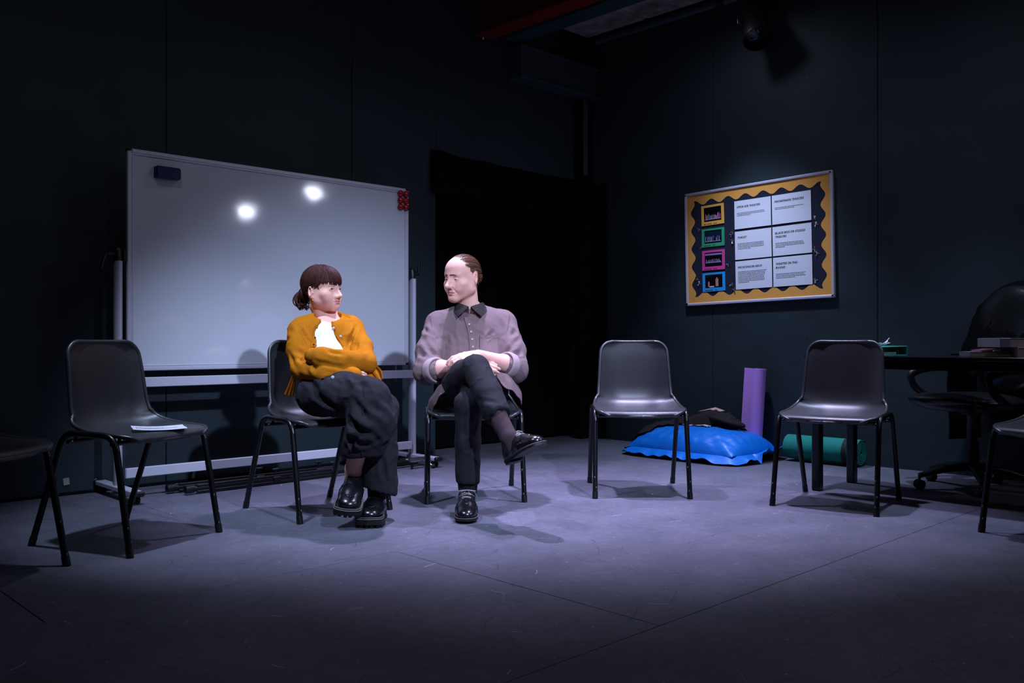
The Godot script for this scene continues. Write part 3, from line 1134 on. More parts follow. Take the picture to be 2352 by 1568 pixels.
func build_chairs() -> void:
	var spots := [
		[-1.855, 2.95, 0.98, -0.17, "black stacking chair cut by the left edge of the photograph, only its seat front showing"],
		[-1.536, 3.573, 0.925, -0.38, "empty black stacking chair with a sheet of paper on the seat"],
		[-0.92, 4.21, 0.69, -0.72, "black stacking chair the woman in the mustard cardigan sits on"],
		[-0.204, 4.61, 0.115, -0.99, "black stacking chair the man in the grey shirt sits on"],
		[0.661, 4.733, -0.02, -1.0, "empty black stacking chair in front of the blue cushion"],
		[1.592, 4.367, -0.57, -0.82, "empty black stacking chair in front of the table end and the green roll"],
		[2.285, 3.63, -0.85, -0.53, "black stacking chair cut by the right edge of the photograph"],
	]
	var first := make_chair(spots[0][4])
	for k in spots.size():
		var s: Array = spots[k]
		var o := first if k == 0 else copy(first, s[4])
		o.position = V(s[0], 0, s[1])
		o.rotation.y = atan2(s[2], -s[3])

# ------------------------------------------------------------------ people: shared shapes
# Head axes: x to the person's left, y up, z out of the face; the origin lies between the ears at eye height.
func head_field(o: Dictionary) -> Field:
	var f := Field.new(Vector3(-0.098, -0.165, -0.122), Vector3(0.098, 0.130, 0.136), 0.0028)
	var jaw: float = o.jaw
	var ey: float = o.ear
	var up: float = o.chin_up
	f.ell(Vector3(0, 0.030, -0.012), Vector3(0.0745, 0.086, 0.096), Basis(), 0.01)
	f.ell(Vector3(0, 0.040, 0.030), Vector3(0.063, 0.062, 0.064), Basis(), 0.03)
	f.ell(Vector3(0, -0.030, 0.030), Vector3(0.058, 0.072, 0.060), Basis(), 0.03)
	f.cap(Vector3(0, -0.075, -0.030), Vector3(o.neck.x, -0.160, o.neck.z), o.neck_r * 0.97, o.neck_r, 0.03)
	for s in [-1, 1]:
		f.cap(Vector3(s * 0.050 * jaw, -0.052, 0.000), Vector3(s * 0.014, -0.101 + up, 0.068), 0.021, 0.016, 0.03)
		f.cap(Vector3(s * 0.056, 0.0, 0.0), Vector3(s * 0.050 * jaw, -0.052, 0.004), 0.020, 0.021, 0.03)
		f.ell(Vector3(s * 0.047, -0.026, 0.055), Vector3(0.022, 0.017, 0.022), Basis(), 0.025)
		f.ell(Vector3(s * 0.035, -0.050, 0.062), Vector3(0.022, 0.022, 0.022), Basis(), 0.025)
	f.ell(Vector3(0, -0.100 + up, 0.072), Vector3(0.022 * jaw, 0.018, 0.018), Basis(), 0.02)
	# brow
	for s in [-1, 1]:
		f.cap(Vector3(s * 0.010, 0.020, 0.086), Vector3(s * 0.040, 0.022, 0.071), o.brow, o.brow * 0.9, 0.016)
	# mouth mound, sockets
	f.ell(Vector3(0, -0.068, 0.076), Vector3(0.027, 0.022, 0.020), Basis(), 0.02)
	for s in [-1, 1]:
		f.ell(Vector3(s * 0.032, 0.000, 0.101), Vector3(0.019, 0.0125, 0.017), Basis(), 0.014, true)
	# nose
	f.cap(Vector3(0, 0.010, 0.089), Vector3(0, -0.033, o.nose - 0.005), 0.0072, o.tip * 0.78, 0.014)
	for s in [-1, 1]:
		f.cap(Vector3(s * 0.008, 0.004, 0.082), Vector3(s * 0.011, -0.036, 0.091), 0.0075, 0.0085, 0.014)
	f.ell(Vector3(0, -0.037, o.nose - 0.0035), Vector3(o.tip, o.tip * 0.88, 0.0105), Basis(), 0.008)
	for s in [-1, 1]:
		f.ell(Vector3(s * 0.0120, -0.0405, 0.097), Vector3(0.0070, 0.0078, 0.0110), Basis(), 0.011)
		f.ell(Vector3(s * 0.0062, -0.0495, 0.1025), Vector3(0.0036, 0.0045, 0.0055), Basis(), 0.003, true)
	# lips and the line between them
	var lu: float = up * 0.5
	for s in [-1, 1]:
		f.cap(Vector3(s * 0.002, -0.0655 + lu, 0.0970), Vector3(s * 0.021, -0.0705 + lu, 0.0850), 0.0056, 0.0030, 0.006)
		f.cap(Vector3(0, -0.0775 + lu, 0.0950), Vector3(s * 0.018, -0.0735 + lu, 0.0860), 0.0066, 0.0030, 0.006)
		f.cap(Vector3(0, -0.0714 + lu, 0.1020), Vector3(s * 0.0245, -0.0722 + lu, 0.0875), 0.0026, 0.0022, 0.002, true)
	f.cap(Vector3(-0.012, -0.0862 + lu, 0.099), Vector3(0.012, -0.0862 + lu, 0.099), 0.0045, 0.0045, 0.008, true)
	f.cap(Vector3(0, -0.052, 0.105), Vector3(0, -0.062, 0.104), 0.0028, 0.0026, 0.005, true)
	# lids with the slit of the eye
	for s in [-1, 1]:
		f.ell(Vector3(s * 0.032, -0.001, 0.0745), Vector3(0.0160, 0.0125, 0.0143), Basis(), 0.005)
		f.cap(Vector3(s * 0.021, 0.0085, 0.089), Vector3(s * 0.045, 0.0065, 0.0815), 0.0016, 0.0014, 0.004, true)
		f.ell(Vector3(s * 0.0325, o.lid, 0.0915), Vector3(0.0132, o.slit, 0.010), Basis(), 0.0015, true)
	# ears
	for s in [-1, 1]:
		var b := Basis(Vector3.UP, s * 0.58) * Basis(Vector3.RIGHT, -0.18)
		f.ell(Vector3(s * 0.081, -0.004 + ey, -0.014), Vector3(0.0075, 0.032, 0.0205), b, 0.006)
		f.ell(Vector3(s * 0.0875, 0.001 + ey, -0.009), Vector3(0.0060, 0.0205, 0.0120), b, 0.004, true)
		f.ell(Vector3(s * 0.0765, -0.029 + ey, -0.006), Vector3(0.0065, 0.009, 0.0085), b, 0.005)
		f.ell(Vector3(s * 0.0775, -0.006 + ey, 0.002), Vector3(0.0040, 0.007, 0.0040), b, 0.003)
	if o.has("fold"):
		for s in [-1, 1]:
			f.cap(Vector3(s * 0.019, -0.042, 0.0985), Vector3(s * 0.033, -0.070, 0.0830), 0.0022, 0.0018, 0.007, true)
	return f

func eye_mesh(s: float, look: Vector3, iris: Color) -> ArrayMesh:
	var c := Vector3(s * 0.032, -0.001, 0.0742)
	var prof := []
	var pv := PackedVector3Array()
	var pi := PackedInt32Array()
	var pc := PackedColorArray()
	var b := along(look)
	for k in 25:
		var a := PI * k / 24.0
		for j in 20:
			var q := TAU * j / 20.0
			pv.append(c + b * Vector3(sin(a) * cos(q), cos(a), sin(a) * sin(q)) * 0.0126)
			pc.append(Color(0.004, 0.003, 0.003) if a < 0.19 else (iris if a < 0.50 else Color(0.66, 0.58, 0.56)))
	for k in 24:
		for j in 20:
			var x := k * 20 + j
			var y := k * 20 + (j + 1) % 20
			pi.append_array([x, x + 20, y + 20, x, y + 20, y])
	return MB.new().soft(pv, pi, pc).mesh()

func brow_mesh(f: Field, s: float, thick: float, arch: float) -> MB:
	var mb := MB.new()
	var pts := []
	var rad := []
	for k in 9:
		var t := k / 8.0
		var x := lerpf(0.0155, 0.050, t)
		var y := 0.0195 + arch * sin(PI * minf(t * 1.05, 1.0) * 0.72) - 0.004 * t * t
		pts.append(f.hit(Vector3(s * x, y, 0.15), Vector3(-s * 0.15, 0, -1)) + Vector3(0, 0, 0.0002))
		rad.append(thick * (0.75 + 0.6 * sin(PI * (0.18 + 0.75 * t))) * (1.0 - 0.55 * t))
	return mb.tube(pts, rad, 8, true, 0.28, Vector3(0, 0, 1))

# a lock of hair: tapered, flattened, lying along a path
func lock(mb: MB, pts: Array, r0: float, r1: float, out: Vector3, flat := 0.5) -> void:
	var rad := []
	var m := pts.size()
	for k in m:
		var t := k / (m - 1.0)
		rad.append(lerpf(r0, r1, t) * (0.35 + 0.65 * sin(PI * clampf(0.12 + 0.80 * t, 0, 1))))
	mb.tube(pts, rad, 6, true, flat, out)

func skull_path(c: Vector3, r: Vector3, dirs: Array, n: int, lift: float, wave := 0.0, ph := 0.0) -> Array:
	var out := []
	for k in n:
		var t := k / (n - 1.0) * (dirs.size() - 1)
		var i := mini(int(t), dirs.size() - 2)
		var a: Vector3 = dirs[i].normalized()
		var b: Vector3 = dirs[i + 1].normalized()
		var u := a.slerp(b, t - i)
		var q := k / (n - 1.0)
		var side := u.cross(Vector3(0.1, 1, 0.2)).normalized()
		out.append(c + r * u * (1.0 + lift * sin(PI * (0.08 + 0.9 * q))) + side * (wave * sin(q * 9.0 + ph) * q))
	return out

func polar(az: float, el: float) -> Vector3:
	var a := deg_to_rad(az)
	var e := deg_to_rad(el)
	return Vector3(sin(a) * cos(e), sin(e), cos(a) * cos(e))

# palm, thumb and four fingers; fw towards the fingertips, up out of the back of the hand, th towards the thumb
func hand(f: Field, w: Vector3, fw: Vector3, up: Vector3, th: Vector3, curl: Array, size := 1.0) -> void:
	var k := 0.006
	var lens := [0.92, 1.0, 0.95, 0.76]
	for i in 4:
		var off: float = 0.027 - 0.0185 * i
		var base := w + (fw * (0.083 - absf(i - 1.2) * 0.005) + th * off + up * 0.002) * size
		f.cap(w + (fw * 0.008 + th * off * 0.62) * size, base, 0.0135 * size, 0.0108 * size, 0.012)
		var a: float = curl[i][0]
		var p := base
		var seg := [0.043 * lens[i], 0.027 * lens[i], 0.021 * lens[i]]
		var r := [0.0098, 0.0088, 0.0082, 0.0066]
		for j in 3:
			var dir := fw * cos(a) - up * sin(a)
			var q: Vector3 = p + dir * seg[j] * size
			f.cap(p, q, r[j] * size * (0.92 if i == 3 else 1.0), r[j + 1] * size * (0.92 if i == 3 else 1.0), k * 0.6)
			p = q
			if j < 2:
				a += curl[i][j + 1]
	var t0 := w + (fw * 0.018 + th * 0.020) * size
	var t1 := t0 + (fw * 0.032 + th * 0.026 - up * 0.008) * size
	var t2 := t1 + (fw * 0.031 + th * 0.008 - up * 0.010) * size
	var t3 := t2 + (fw * 0.025 + th * 0.001 - up * 0.010) * size
	f.cap(t0, t1, 0.0145 * size, 0.0118 * size, 0.010)
	f.cap(t1, t2, 0.0112 * size, 0.0098 * size, k * 0.6)
	f.cap(t2, t3, 0.0095 * size, 0.0075 * size, k * 0.6)

func outline(len: float, wide: float, square := 0.0) -> PackedVector2Array:
	# sole outline, x across, y backwards (y = -z); heel at 0
	var ctl := [Vector2(0.0, 0.0), Vector2(0.030, 0.012), Vector2(0.034, 0.04), Vector2(0.031, 0.10), Vector2(0.042, 0.16), Vector2(0.049, 0.205), Vector2(0.046 + 0.003 * square, 0.245), Vector2(0.030 + 0.012 * square, 0.278), Vector2(0.0, 0.290)]
	var half := catmull(ctl, 33)
	var out := PackedVector2Array()
	for q in half:
		out.append(Vector2(maxf(q.x, 0.0) * wide / 0.098, -q.y * len / 0.29))
	for k in range(half.size() - 2, 0, -1):
		out.append(Vector2(-maxf(half[k].x, 0.0) * wide / 0.098, -half[k].y * len / 0.29))
	return out

const SOLE_AXES := Basis(Vector3(1, 0, 0), Vector3(0, 0, -1), Vector3(0, 1, 0))

func rim_of(poly: PackedVector2Array, y: float, grow := 0.0) -> Array:
	var out := []
	for k in poly.size() + 1:
		var q := poly[k % poly.size()]
		var d := (q - Vector2(0, -0.14)).normalized() * grow
		out.append(Vector3(q.x + d.x, y, -(q.y + d.y)))
	return out

func derby(parent: Node3D, xf: Transform3D, bow: bool) -> void:
	var f := Field.new(Vector3(-0.065, 0.0, -0.02), Vector3(0.065, 0.14, 0.31), 0.0038)
	f.ell(Vector3(0, 0.030, 0.232), Vector3(0.043, 0.033, 0.055), Basis(), 0.02)
	f.ell(Vector3(0, 0.034, 0.185), Vector3(0.047, 0.040, 0.060), Basis(), 0.02)
	f.cap(Vector3(0, 0.046, 0.175), Vector3(0, 0.080, 0.085), 0.034, 0.040, 0.03)
	f.cap(Vector3(0, 0.035, 0.036), Vector3(0, 0.090, 0.046), 0.034, 0.037, 0.02)
	f.cap(Vector3(0, 0.035, 0.040), Vector3(0, 0.035, 0.17), 0.034, 0.040, 0.03)
	f.cut(Vector3(0, 0.021, 0.14), Vector3(0, -1, 0), 0.4, 0.003)
	f.cut(Vector3(0, 0.103, 0.05), Vector3(0, 0.94, -0.30).normalized(), 0.09, 0.004)
	# creases over the toes and the edge of the facing
	f.cap(Vector3(-0.05, 0.040, 0.190), Vector3(0.05, 0.052, 0.203), 0.024, 0.024, 0.004, true, Vector3.ZERO) if false else null
	for z in [0.188, 0.200, 0.213]:
		f.cap(Vector3(-0.044, 0.052, z - 0.012), Vector3(0.0, 0.0790 - (z - 0.188) * 0.45, z), 0.0022, 0.0022, 0.007, true)
		f.cap(Vector3(0.0, 0.0790 - (z - 0.188) * 0.45, z), Vector3(0.044, 0.052, z - 0.010), 0.0022, 0.0022, 0.007, true)
	var up: MeshInstance3D = put(f.mesh_into(MB.new()).mesh(), "shoe", M.leather, parent, xf)
	var poly := outline(0.295, 0.104)
	var so := MB.new().prism(poly, 0.010, Transform3D(SOLE_AXES, Vector3(0, 0.010, -0.003)))
	var heel := PackedVector2Array()
	for q in outline(0.29, 0.098):
		if q.y > -0.074:
			heel.append(q)
	so.prism(heel, 0.011, Transform3D(SOLE_AXES, Vector3.ZERO))
	put(so.mesh(), "sole", M.sole, up)
	var wl := MB.new()
	wl.tube(rim_of(outline(0.292, 0.101), 0.0215), 0.0022, 6, false)
	put(wl.mesh(), "welt", M.welt, up)
	var la := MB.new()
	for k in 5:
		var z := 0.160 - 0.016 * k
		var row := []
		for i in 9:
			var x := -0.020 + 0.005 * i
			row.append(f.hit(Vector3(x, 0.16, z + (0.004 if k % 2 else -0.002) * i * 0.25 + 0.03), Vector3(0, -1, -0.35), 0.0012))
		la.tube(row, 0.0017, 6)
	var kn := f.hit(Vector3(0, 0.17, 0.130), Vector3(0, -1, -0.35), 0.003)
	la.ball(kn, Vector3(0.005, 0.004, 0.004))
	for s in [-1, 1]:
		var lp := []
		for i in 15:
			var a := PI * 2.0 * i / 14.0
			lp.append(kn + Vector3(s * (0.020 - 0.020 * cos(a)), 0.006 * sin(a * 0.5) - 0.010 * (1.0 - cos(a)) * 0.5, 0.010 * sin(a)))
		la.tube(lp, 0.0014, 5, false)
		la.tube(catmull([kn, kn + Vector3(s * 0.02, 0.002, 0.006), kn + Vector3(s * 0.040, -0.014, 0.004), kn + Vector3(s * 0.048, -0.036, 0.0)], 9), 0.0014, 5)
	put(la.mesh(), "laces", M.lace, up)
	var fc := MB.new()
	for s in [-1, 1]:
		var row := []
		for i in 9:
			var t := i / 8.0
			row.append(f.hit(Vector3(s * (0.024 + 0.030 * t * t), 0.15 - 0.02 * t, 0.105 + 0.068 * t - 0.05 * t * t), Vector3(-s * 0.5, -1, -0.1), 0.0004))
		fc.tube(row, 0.0012, 5)
	put(fc.mesh(), "stitching", M.lace, up)

func loafer(parent: Node3D, xf: Transform3D) -> void:
	var f := Field.new(Vector3(-0.07, 0.03, -0.02), Vector3(0.07, 0.16, 0.29), 0.0038)
	f.ell(Vector3(0, 0.058, 0.205), Vector3(0.047, 0.032, 0.052), Basis(), 0.02)
	f.ell(Vector3(0, 0.060, 0.160), Vector3(0.047, 0.040, 0.060), Basis(), 0.02)
	f.cap(Vector3(0, 0.070, 0.150), Vector3(0, 0.094, 0.090), 0.034, 0.038, 0.03)
	f.cap(Vector3(0, 0.060, 0.038), Vector3(0, 0.094, 0.046), 0.036, 0.036, 0.02)
	f.cap(Vector3(0, 0.055, 0.040), Vector3(0, 0.055, 0.15), 0.036, 0.042, 0.03)
	f.cut(Vector3(0, 0.043, 0.13), Vector3(0, -1, 0), 0.4, 0.003)
	f.cut(Vector3(0, 0.104, 0.045), Vector3(0, 0.95, -0.30).normalized(), 0.085, 0.004)
	var up: MeshInstance3D = put(f.mesh_into(MB.new()).mesh(), "shoe", M.leather, parent, xf)
	var poly := outline(0.272, 0.118, 1.0)
	var so := MB.new().prism(poly, 0.026, Transform3D(SOLE_AXES, Vector3(0, 0.016, -0.004)))
	var lug := outline(0.268, 0.116, 1.0)
	for k in range(0, lug.size(), 2):
		var a := lug[k]
		var b := lug[(k + 1) % lug.size()]
		var m := (a + b) * 0.5
		so.box(Vector3(m.x * 0.92, 0.009, -m.y * 0.94 + 0.003), Vector3(0.015, 0.018, 0.013), 0.002)
	so.prism(outline(0.22, 0.085, 1.0), 0.014, Transform3D(SOLE_AXES, Vector3(0, 0.003, 0.02)))
	put(so.mesh(), "sole", M.sole, up)
	var wl := MB.new()
	wl.tube(rim_of(outline(0.270, 0.117, 1.0), 0.0425, -0.001), 0.0028, 6, false)
	wl.tube(rim_of(outline(0.268, 0.114, 1.0), 0.0495, -0.004), 0.0026, 6, false)
	put(wl.mesh(), "welt", M.welt, up)
	var st := []
	for j in 2:
		var row := []
		for i in 21:
			var a := lerpf(-1.45, 1.45, i / 20.0)
			row.append(f.hit(Vector3(sin(a) * 0.10, 0.065 + cos(a) * 0.10, 0.118 + 0.024 * j), Vector3(-sin(a), -cos(a), 0), 0.0022))
		st.append(row)
	put(MB.new().grid(st, 0.003).mesh(), "strap", M.leather, up)
	var ap := []
	for i in 25:
		var a := PI * i / 24.0
		ap.append(f.hit(Vector3(cos(a) * 0.032, 0.16, 0.135 + 0.080 * sin(a)), Vector3(0, -1, 0), 0.0008))
	put(MB.new().tube(ap, 0.0022, 6).mesh(), "apron_seam", M.leather, up)

# pressed-in lines of a garment: each fold is [points, depth, width]; a soft valley with a ridge on either side
func fold_at(p: Vector3, folds: Array) -> float:
	var out := 0.0
	for f in folds:
		var pts: Array = f[0]
		var w: float = f[2]
		var best := 9.0
		var where := 0.0
		for k in pts.size() - 1:
			var a: Vector3 = pts[k]
			var ab: Vector3 = pts[k + 1] - a
			var t := clampf((p - a).dot(ab) / ab.length_squared(), 0.0, 1.0)
			var d := (p - a - ab * t).length()
			if d < best:
				best = d
				where = (k + t) / (pts.size() - 1.0)
		if best > w * 4.0:
			continue
		var e := sin(PI * clampf(0.06 + 0.88 * where, 0.0, 1.0))
		var q := best / w
		out += f[1] * e * (-exp(-q * q) + 0.6 * exp(-(q - 2.0) * (q - 2.0)))
	return out

func seam_line(f: Field, from: Array, dir: Vector3, r: float, home: Transform3D) -> ArrayMesh:
	var pts := []
	for p in catmull(from, 18):
		pts.append(home * f.hit(p, dir, r * 0.5))
	return MB.new().tube(pts, r, 5).mesh()

func strip(f: Field, from: Array, dir: Vector3, side: Vector3, wide: float, lift: float, thick := 0.003, n := 5) -> MB:
	# a band of cloth laid on the surface below a line of points
	var rows := []
	for p in from:
		var row := []
		for i in n:
			row.append(f.hit(p + side * wide * (i / (n - 1.0) - 0.5), dir, lift))
		rows.append(row)
	return MB.new().grid(rows, thick)

# ------------------------------------------------------------------ the man
func build_man() -> void:
	var t := thing("person", "man in a mauve grey shirt and black trousers sitting with his legs crossed", "person", V(-0.19, 0, 4.55))
	var home := Transform3D(Basis(), -t.position)
	var neck0 := V(-0.220, 0.932, 4.640)
	# head
	var face := Vector3(-0.635, -0.11, 0.765).normalized()
	var hx := Transform3D(axes(face, Vector3(0.04, 1, 0.03).normalized()), V(-0.256, 1.116, 4.595))
	var o := {"jaw": 1.06, "brow": 0.0105, "nose": 0.120, "tip": 0.0120, "lid": -0.0035, "slit": 0.0028, "fold": true, "ear": 0.0, "chin_up": 0.002, "neck_r": 0.056, "neck": hx.affine_inverse() * V(-0.227, 0.927, 4.635)}
	o.neck = Vector3(o.neck.x, -0.16, o.neck.z)
	var hf := head_field(o)
	var skin := Color(0.80, 0.44, 0.35)
	var sn := noise(60.0, 3, 4)
	var paint := func(p: Vector3) -> Color:
		var c := skin * (1.0 + 0.05 * sn.get_noise_3dv(p))
		var lip := Vector2(p.x / 0.023, (p.y + 0.0715) / 0.0095).length()
		if p.z > 0.07:
			c = c.lerp(Color(0.55, 0.22, 0.19), clampf(1.35 - lip, 0.0, 0.75))
		var cheek := (p - Vector3(signf(p.x) * 0.045, -0.03, 0.065)).length()
		c = c.lerp(Color(0.72, 0.32, 0.27), clampf(1.0 - cheek / 0.030, 0.0, 0.45))
		var ns := (p - Vector3(0, -0.038, 0.115)).length()
		c = c.lerp(Color(0.72, 0.34, 0.29), clampf(1.0 - ns / 0.025, 0.0, 0.4))
		return c
	var body := MB.new()
	hf.mesh_into(body, home * hx, null, paint)
	# trunk, arms and legs inside the clothes
	var bf := Field.new(V(-0.520, 0.060, 3.720), V(0.117, 0.996, 4.845), 0.012)
	bf.cap(neck0 + Vector3(0, 0.035, 0), neck0, 0.055, 0.058, 0.02)
	bf.cap(V(-0.352, 0.883, 4.660), V(-0.083, 0.888, 4.670), 0.045, 0.045, 0.05)
	bf.cap(V(-0.220, 0.898, 4.650), neck0, 0.07, 0.055, 0.04)
	bf.ell(V(-0.210, 0.790, 4.635), Vector3(0.155, 0.15, 0.095), Basis(), 0.04)
	bf.ell(V(-0.200, 0.643, 4.585), Vector3(0.145, 0.13, 0.095), Basis(), 0.05)
	bf.ell(V(-0.195, 0.541, 4.535), Vector3(0.155, 0.075, 0.12), Basis(), 0.04)
	bf.chain([V(-0.391, 0.873, 4.650), V(-0.425, 0.643, 4.495), V(-0.293, 0.651, 4.395)], [0.045, 0.042, 0.038], 0.03)
	bf.chain([V(-0.039, 0.878, 4.660), V(0.012, 0.648, 4.495), V(-0.068, 0.678, 4.395)], [0.045, 0.042, 0.038], 0.03)
	bf.chain([V(-0.278, 0.546, 4.455), V(-0.163, 0.662, 4.090), V(-0.040, 0.424, 3.864), V(-0.012, 0.358, 3.824)], [0.068, 0.046, 0.026, 0.024], 0.02)
	bf.chain([V(-0.112, 0.541, 4.455), V(-0.198, 0.499, 4.070), V(-0.200, 0.100, 4.085)], [0.068, 0.048, 0.034], 0.03)
	var plain := func(p: Vector3) -> Color:
		return skin * (1.0 + 0.05 * sn.get_noise_3dv(p))
	bf.mesh_into(body, home, null, plain)
	# forearms and hands
	var af := Field.new(V(-0.454, 0.583, 4.164), V(0.059, 0.800, 4.535), 0.0034)
	af.chain([V(-0.422, 0.641, 4.485), V(-0.352, 0.653, 4.425), V(-0.230, 0.668, 4.344)], [0.044, 0.043, 0.028], 0.02)
	af.chain([V(0.010, 0.653, 4.485), V(-0.044, 0.681, 4.415), V(-0.162, 0.723, 4.302)], [0.044, 0.043, 0.028], 0.02)
	hand(af, V(-0.220, 0.669, 4.339), Vector3(0.93, 0.02, 0.34).normalized(), Vector3(-0.25, 0.62, 0.74).normalized(), Vector3(-0.20, 0.78, -0.58).normalized(), [[0.2, 0.3, 0.2], [0.25, 0.3, 0.2], [0.3, 0.35, 0.2], [0.35, 0.4, 0.2]])
	hand(af, V(-0.168, 0.725, 4.296), Vector3(-0.93, -0.18, 0.30).normalized(), Vector3(-0.06, 0.86, 0.50).normalized(), Vector3(-0.36, 0.42, -0.82).normalized(), [[0.15, 0.5, 0.35], [0.3, 0.6, 0.4], [0.4, 0.65, 0.4], [0.5, 0.7, 0.4]])
	var knuckle := func(p: Vector3) -> Color:
		return skin.lerp(Color(0.74, 0.35, 0.29), 0.25 + 0.3 * sn.get_noise_3dv(p * 0.4))
	af.mesh_into(body, home, null, knuckle)
	var bm: MeshInstance3D = put(body.mesh(), "body", M.skin, t)
	for s in [-1, 1]:
		put(eye_mesh(s, Vector3(-0.10, -0.22, 1.0), Color(0.06, 0.07, 0.07)), "eye", M.eye, bm, home * hx)
		put(brow_mesh(hf, s, 0.0030, 0.004).mesh(), "eyebrow", M.hair_man, bm, home * hx)
	# hair, combed straight back from a high hairline into a stub of a tail
	var c := Vector3(0, 0.030, -0.012)
	var r := Vector3(0.0765, 0.0885, 0.099)
	var line := func(az: float) -> float:
		var a := absf(az)
		if a < 34.0: return lerpf(31.0, 33.0, a / 34.0)
		if a < 52.0: return lerpf(33.0, 16.0, (a - 34.0) / 18.0)
		if a < 64.0: return lerpf(16.0, -12.0, (a - 52.0) / 12.0)
		if a < 75.0: return -13.0
		if a < 84.0: return lerpf(-13.0, 9.0, (a - 75.0) / 9.0)
		if a < 102.0: return 9.0
		if a < 110.0: return lerpf(9.0, -16.0, (a - 102.0) / 8.0)
		return lerpf(-16.0, -36.0, (a - 110.0) / 40.0)
	var rows := []
	for i in 121:
		var az := -150.0 + 300.0 * i / 120.0
		var top := polar(az, line.call(az))
		var tie := Vector3(sin(deg_to_rad(az)) * 0.16, -0.30 - 0.10 * absf(az) / 100.0, -1)
		if absf(az) > 50.0 and absf(az) < 88.0:
			rows.append(skull_path(c, r * 1.01, [top, polar(signf(az) * lerpf(88.0, 100.0, (absf(az) - 50.0) / 38.0), 14.0), tie], 14, 0.02))
			continue
		rows.append(skull_path(c, r * 1.01, [top, (top + tie * 0.9).normalized() + Vector3(0, 0.16, 0), tie], 14, 0.02))
	var hm := MB.new().grid(rows, 0.004)
	var rg := RandomNumberGenerator.new()
	rg.seed = 5
	for i in 330:
		var az := rg.randf_range(-140, 140)
		if absf(az) > 50.0 and absf(az) < 84.0:
			continue
		var el: float = line.call(az)
		var top := polar(az, el + rg.randf_range(-0.5, 3.5))
		var tie := Vector3(sin(deg_to_rad(az)) * 0.16, -0.30 - 0.10 * absf(az) / 100.0 + rg.randf_range(-0.08, 0.08), -1)
		var p := skull_path(c, r * rg.randf_range(1.015, 1.04), [top, (top + tie * 0.9).normalized() + Vector3(0, 0.16, 0), tie], 14, 0.015, 0.003, az)
		lock(hm, p, rg.randf_range(0.0028, 0.0062), 0.0018, Vector3(0, 1, 0.3), 0.42)
	# short hair at the nape
	for i in 34:
		var x := rg.randf_range(-0.045, 0.045)
		var b0 := hf.hit(Vector3(x, rg.randf_range(-0.055, -0.035), -0.16), Vector3(0, 0, 1), 0.002)
		lock(hm, [b0, b0 + Vector3(x * 0.1, -0.022, 0.004), b0 + Vector3(x * 0.1, -0.045, 0.010)], 0.004, 0.001, Vector3(0, 0, -1), 0.4)
	var hair: MeshInstance3D = put(hm.mesh(), "hair", M.hair_man, t, home * hx)
	var tm := MB.new()
	var kt := c + r * Vector3(0, -0.29, -0.96)
	tm.ball(kt + Vector3(0, -0.004, -0.006), Vector3(0.014, 0.018, 0.014))
	for i in 60:
		var u := Vector3(rg.randf_range(-0.7, 0.7), rg.randf_range(-1.1, 0.5), rg.randf_range(-1.2, -0.4)).normalized()
		var l := rg.randf_range(0.024, 0.048)
		lock(tm, [kt, kt + u * l * 0.5 + Vector3(0, 0.003, 0), kt + u * l + Vector3(0, -0.007, 0)], 0.0062, 0.0012, Vector3.UP, 0.5)
	put(tm.mesh(), "hair_tail", M.hair_tip, hair)
	# shirt
	var sf := Field.new(V(-0.541, 0.446, 4.252), V(0.127, 0.986, 4.865), 0.0075)
	sf.ell(V(-0.210, 0.800, 4.640), Vector3(0.182, 0.165, 0.112), Basis(), 0.04)
	sf.cap(V(-0.377, 0.891, 4.660), V(-0.054, 0.896, 4.670), 0.052, 0.052, 0.05)
	sf.cap(neck0 + Vector3(0, 0.012, 0.004), neck0 + Vector3(0, -0.05, 0.0), 0.058, 0.075, 0.04)
	sf.cap(V(-0.230, 0.935, 4.660), V(-0.352, 0.893, 4.665), 0.055, 0.05, 0.04)
	sf.cap(V(-0.210, 0.935, 4.660), V(-0.078, 0.898, 4.670), 0.055, 0.05, 0.04)
	sf.ell(V(-0.200, 0.658, 4.585), Vector3(0.178, 0.15, 0.118), Basis(), 0.05)
	sf.ell(V(-0.195, 0.570, 4.550), Vector3(0.185, 0.075, 0.140), Basis(), 0.04)
	sf.chain([V(-0.389, 0.878, 4.652), V(-0.422, 0.741, 4.570), V(-0.428, 0.639, 4.493), V(-0.379, 0.645, 4.430)], [0.064, 0.066, 0.064, 0.057], 0.03)
	sf.chain([V(-0.039, 0.883, 4.663), V(0.000, 0.741, 4.570), V(0.014, 0.648, 4.493), V(-0.024, 0.671, 4.430)], [0.064, 0.066, 0.064, 0.057], 0.03)
	# deep folds: armpit to belly, inside the elbows
	var folds := []
	folds.append([[V(-0.327, 0.858, 4.535), V(-0.337, 0.741, 4.495), V(-0.313, 0.643, 4.445)], 0.015, 0.018])
	folds.append([[V(-0.093, 0.858, 4.545), V(-0.083, 0.741, 4.495), V(-0.098, 0.663, 4.445)], 0.009, 0.016])
	folds.append([[V(-0.283, 0.717, 4.495), V(-0.254, 0.663, 4.460), V(-0.274, 0.604, 4.445)], 0.014, 0.016])
	for q in [[-0.450, 0.800, 4.535, -0.391, 0.702, 4.480], [-0.464, 0.736, 4.495, -0.401, 0.668, 4.445], [0.029, 0.800, 4.535, -0.029, 0.712, 4.485], [0.054, 0.746, 4.495, -0.020, 0.692, 4.445], [-0.459, 0.863, 4.585, -0.391, 0.790, 4.545], [0.020, 0.858, 4.575, -0.020, 0.770, 4.530]]:
		folds.append([[V(q[0], q[1], q[2]), V(q[3], q[4], q[5])], 0.013, 0.011])
